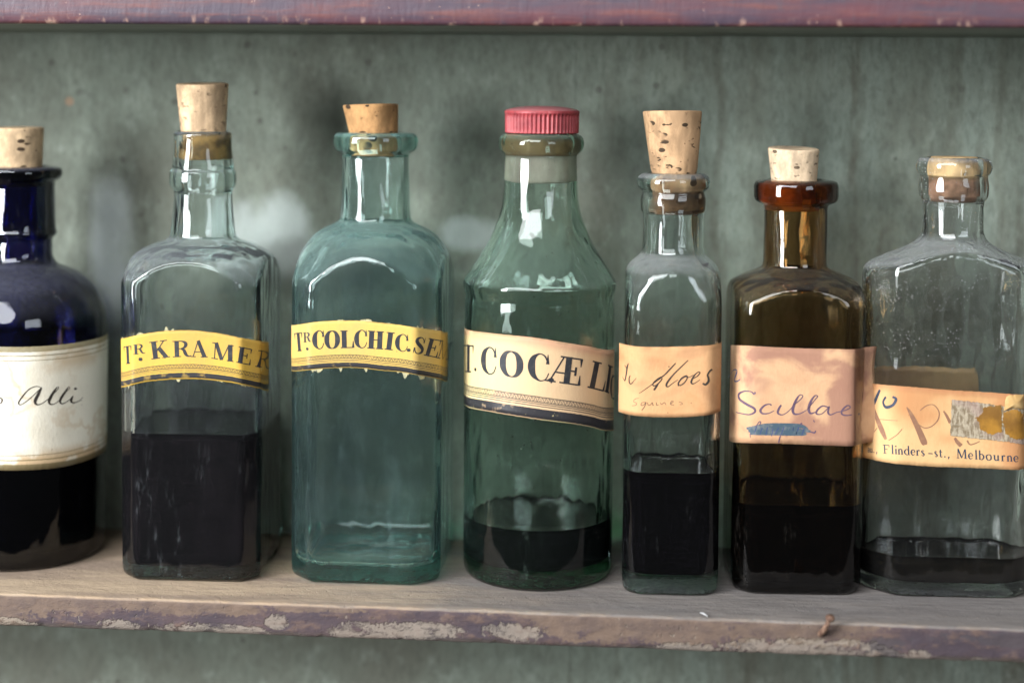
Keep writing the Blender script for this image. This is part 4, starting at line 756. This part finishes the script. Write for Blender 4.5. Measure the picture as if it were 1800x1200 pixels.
# 2 clear grimy bottle, yellow label
R_, S, d = build_bottle('kramer', 'pharmacy_bottle', 'grimy clear square bottle with yellow TR. KRAMER label and tall pale cork', 'bottle', MT['glass_kramer'], MT['liquid_brown'])
lab = add_label(R_, S, d, MT['label_kramer'], seed=2); all_ink(lab, S, d)
remnants(R_, S, d, 0, 1, .0030, 3.3, .16); remnants(R_, S, d, 1, -1, .0026, 8.1, .18)
cork(R_, cork_mat('cork_pale', (.60, .415, .25), stain_z=.1766, stain=(.30, .17, .05), seed=2.0, pit=.38), .0106, .0091, .1977, .1776, .1665, d['bore'], (.0002, -.0002), (.01, .06), seed=2)
# 3 aqua bottle, ochre label
R_, S, d = build_bottle('colchic', 'pharmacy_bottle', 'empty pale aqua square bottle with yellow TR. COLCHIC. SEM label and short brown cork', 'bottle', MT['glass_colchic'])
lab = add_label(R_, S, d, MT['label_colchic'], seed=3); all_ink(lab, S, d)
remnants(R_, S, d, 0, 1, .0030, 5.2, .12); remnants(R_, S, d, 1, -1, .0036, 2.7, .12)
cork(R_, cork_mat('cork_orange', (.46, .25, .105), seed=3.0, pit=.7), .0113, .0099, .1897, .1779, .1700, .0094, (-.0008, -.0022), (.035, -.02), seed=3)
# 4 green round bottle, red screw cap
R_, S, d = build_bottle('cocae', 'pharmacy_bottle', 'round green bottle with sloping shoulder, red ribbed cap and T.COCÆ label', 'bottle', MT['glass_cocae'], MT['liquid_black'])
lab = add_label(R_, S, d, MT['label_cocae'], seed=4); all_ink(lab, S, d)
def cap_mesh(root):
    N = 312; rings = []
    def rg(r, z, rib=0.0):
        return [((r-rib*(.5-.5*math.cos(52*2*PI*j/N))**.7)*math.cos(2*PI*j/N)+.0003, (r-rib*(.5-.5*math.cos(52*2*PI*j/N))**.7)*math.sin(2*PI*j/N), z) for j in range(N)]
    zb = .1788; zt = .1876
    rings += [rg(.0125, zb+.0012), rg(.0138, zb+.0001), rg(.0146, zb), rg(.0149, zb+.0003, .0004)]
    for i in range(7): rings.append(rg(.0149+.0001*i/6, zb+.0006+(zt-.0022-zb)*i/6, .00075))
    rings += [rg(.0150, zt-.0013, .0004), rg(.01515, zt-.0009), rg(.0152, zt-.0003), rg(.01505, zt+.0001), rg(.0145, zt+.0005), rg(.0125, zt+.0011), rg(.0098, zt+.0016), rg(.006, zt+.0020), rg(.002, zt+.0021)]
    V, F = loft(rings); o = mesh_obj('screw_cap', V, F, MT['cap'], root); o['label'] = 'faded red ribbed plastic cap'; return o
cap_mesh(R_)
cork(R_, MT['liner'], .0119, .0119, .1790, .1775, .1588, d['bore'], seed=4, name='stopper_liner')
# 5 small clear bottle
R_, S, d = build_bottle('aloes', 'pharmacy_bottle', 'narrow clear bottle with tan handwritten label and large tapered cork, half full of black liquid', 'bottle', MT['glass_aloes'], MT['liquid_black'])
al = [a*1e-5 for a in (d['label'][0][0][0], d['label'][0][-1][0])]
liftA = lambda s, z: .0022*max(0.0, (al[0]+.006-s)/.006)**1.3
lab = add_label(R_, S, d, MT['label_aloes'], liftA, seed=5); all_ink(lab, S, d, liftA)
cork(R_, cork_mat('cork_brown', (.46, .285, .155), stain_z=.1600, stain=(.10, .05, .02), seed=5.0, pit=.85), .0117, .0090, .1882, .1632, .1490, d['bore'], (.0002, -.0009), (.012, -.03), seed=5)
# 6 amber bottle, label peeling at its right end
R_, S, d = build_bottle('scillae', 'pharmacy_bottle', 'dark amber brown square bottle with peeling pinkish tan Scillae label', 'bottle', MT['glass_scillae'], MT['liquid_black'])
s_corner = .0185
class FlapSurf:
    """follows the glass to the corner, then hangs free"""
    def __init__(s, S, sc_, ang): s.S = S; s.c = sc_; s.a = ang
    def point(s, sv, z, off=0.0):
        if sv <= s.c: return s.S.point(sv, z, off)
        p = s.S.point(s.c, z, off); q = s.S.point(s.c-.0006, z, off); a0 = math.atan2(p[1]-q[1], p[0]-q[0])
        L = sv-s.c; b = min(1.0, L/.0025); x, y = p[0], p[1]; n = 8
        for i in range(n):
            f = L*(i+.5)/n; a = a0+(s.a-a0)*min(1.0, f/.0025) - .35*max(0, f-.006)/.008 + .10*math.sin(z*160)*min(1, f/.006)
            x += math.cos(a)*L/n; y += math.sin(a)*L/n
        return (x, y, z)
SF = FlapSurf(S, s_corner, math.radians(47))
lab = add_label(R_, SF, d, MT['label_scillae'], seed=6); all_ink(lab, SF, d)
cork(R_, cork_mat('cork_cream', (.60, .45, .30), stain_z=.1585, stain=(.34, .16, .03), seed=6.0, pit=.55), .0102, .0090, .1737, .1604, .1487, d['bore'], (-.0009, -.0013), (-.02, .06), seed=6)
# 7 wide clear bottle, torn label
R_, S, d = build_bottle('clear', 'pharmacy_bottle', 'wide clear bottle with torn tan Flinders-st., Melbourne label and flush cork, rightmost on the shelf', 'bottle', MT['glass_clear'], MT['liquid_thin'])
lab = add_label(R_, S, d, MT['label_clear'], seed=7, ragged=(.0002, .0002)); all_ink(lab, S, d)
def patch(parent, pts, mat, name, off, jag=.0003, bulge=.0):
    pts = [(a*1e-5, b*1e-5) for a, b in pts]; P = []
    for a, b in zip(pts, pts[1:]+pts[:1]):
        L = math.hypot(b[0]-a[0], b[1]-a[1]); n = max(2, int(L/.0005))
        for i in range(n): P.append((a[0]+(b[0]-a[0])*i/n+jag*mnoise.noise((a[0]*900+i*.7, i*.4, off*1e4)), a[1]+(b[1]-a[1])*i/n+jag*mnoise.noise((i*.8, a[1]*900+i*.3, off*1e4+5))))
    cx = sum(p[0] for p in P)/len(P); cz = sum(p[1] for p in P)/len(P); n = len(P); V = []; F = []; lev = 8
    for k in range(lev):
        f = 1-k/lev
        for p in P: V.append(S.point(cx+(p[0]-cx)*f, cz+(p[1]-cz)*f, off+bulge*(1-f*f)))
    V.append(S.point(cx, cz, off+bulge))
    for k in range(lev-1):
        for j in range(n): F.append((k*n+j, k*n+(j+1) % n, (k+1)*n+(j+1) % n, (k+1)*n+j))
    for j in range(n): F.append(((lev-1)*n+j, (lev-1)*n+(j+1) % n, len(V)-1))
    b0 = len(V)
    for p in P: V.append(S.point(p[0], p[1], off-.00012))
    for j in range(n): F.append((j, b0+j, b0+(j+1) % n, (j+1) % n))
    o = mesh_obj(name, V, F, mat, parent, smooth=False); return o
tp = patch(lab, TAPE['tape'], MT['tape'], 'cloth_tape', GAP+.00028, .0004); tp['label'] = 'frayed grey beige strip of cloth tape'
patch(lab, TAPE['glue'], MT['glue'], 'glue_stain', GAP+.00040, .0007, .0002)
patch(lab, TAPE['glue2'], MT['glue'], 'glue_stain', GAP+.00042, .0007, .0003)
patch(lab, TAPE['flap'], MT['label_flap'], 'paper_flap', GAP+.00060, .0003, .0012)
# an older label pasted on the back of the same bottle, seen through the glass
sb = S.s_of(PI-1e-4); 
back_e = ([(round((sb+a)*1e5), 8480+i*15) for i, a in enumerate((-.0145, .0, .016, .032))], [(round((sb+a)*1e5), 5200) for a in (-.0145, .0, .016, .032)])
add_label(R_, S, d, MT['label_back'], seed=9, name='back_label', edges=back_e)
cork(R_, cork_mat('cork_flush', (.60, .40, .20), stain_z=.163, stain=(.36, .20, .13), seed=7.0, pit=.5), .0091, .0091, .1711, .1700, .1556, d['bore'], seed=7)

# ---------------------------------------------------------------- small things on the shelf edge
def tube(pts, N=14):
    rings = []
    for i, (p, r) in enumerate(pts):
        p = Vector(p); a = Vector(pts[max(0, i-1)][0]); b = Vector(pts[min(len(pts)-1, i+1)][0]); t = (b-a).normalized()
        u = t.cross(Vector((0, 1, .2))).normalized(); v = t.cross(u)
        rings.append([tuple(p+u*r*math.cos(2*PI*j/N)+v*r*math.sin(2*PI*j/N)) for j in range(N)])
    return loft(rings)
nail = thing('bent_nail', 'bent rusty nail sticking up from the front edge of the lower shelf', 'nail', (0.1149, -.0005, -.0030))
V, F = tube([((0, .004, -.0030), .0009), ((0, .0005, -.0012), .00105), ((.0002, -.0012, -.0002), .0012), ((.0010, -.0024, .0014), .00105), ((.0018, -.0030, .0034), .0009), ((.0025, -.0034, .0054), .0009)])
mesh_obj('shaft', V, F, MT['rust'], nail)
V, F = tube([((.0025, -.0034, .0052), .0006), ((.0026, -.00345, .0055), .0015), ((.0028, -.0036, .0061), .0018), ((.0029, -.0037, .0068), .0017), ((.00295, -.0038, .0074), .0011)], 12)
mesh_obj('nail_head', [tuple(Vector(v)+Vector((.0003*mnoise.noise((v[0]*2500, v[1]*2500, v[2]*2500)),)*3)) for v in V], F, MT['rust'], nail)
# shreds of dried fluff
def shred(name, lab_, pts):
    V, F = tube(pts, 7); return tag(mesh_obj(name, V, F, MT['fluff']), lab_, 'lint')
shred('lint', 'tiny white shred of lint on the shelf in front of the amber bottle', [((0.0704, 0.0052, .0006), .00012), ((0.0716, 0.0035, .0009), .0004), ((0.0725, 0.0022, .0008), .0003), ((0.0733, 0.0010, .0006), .0001)])
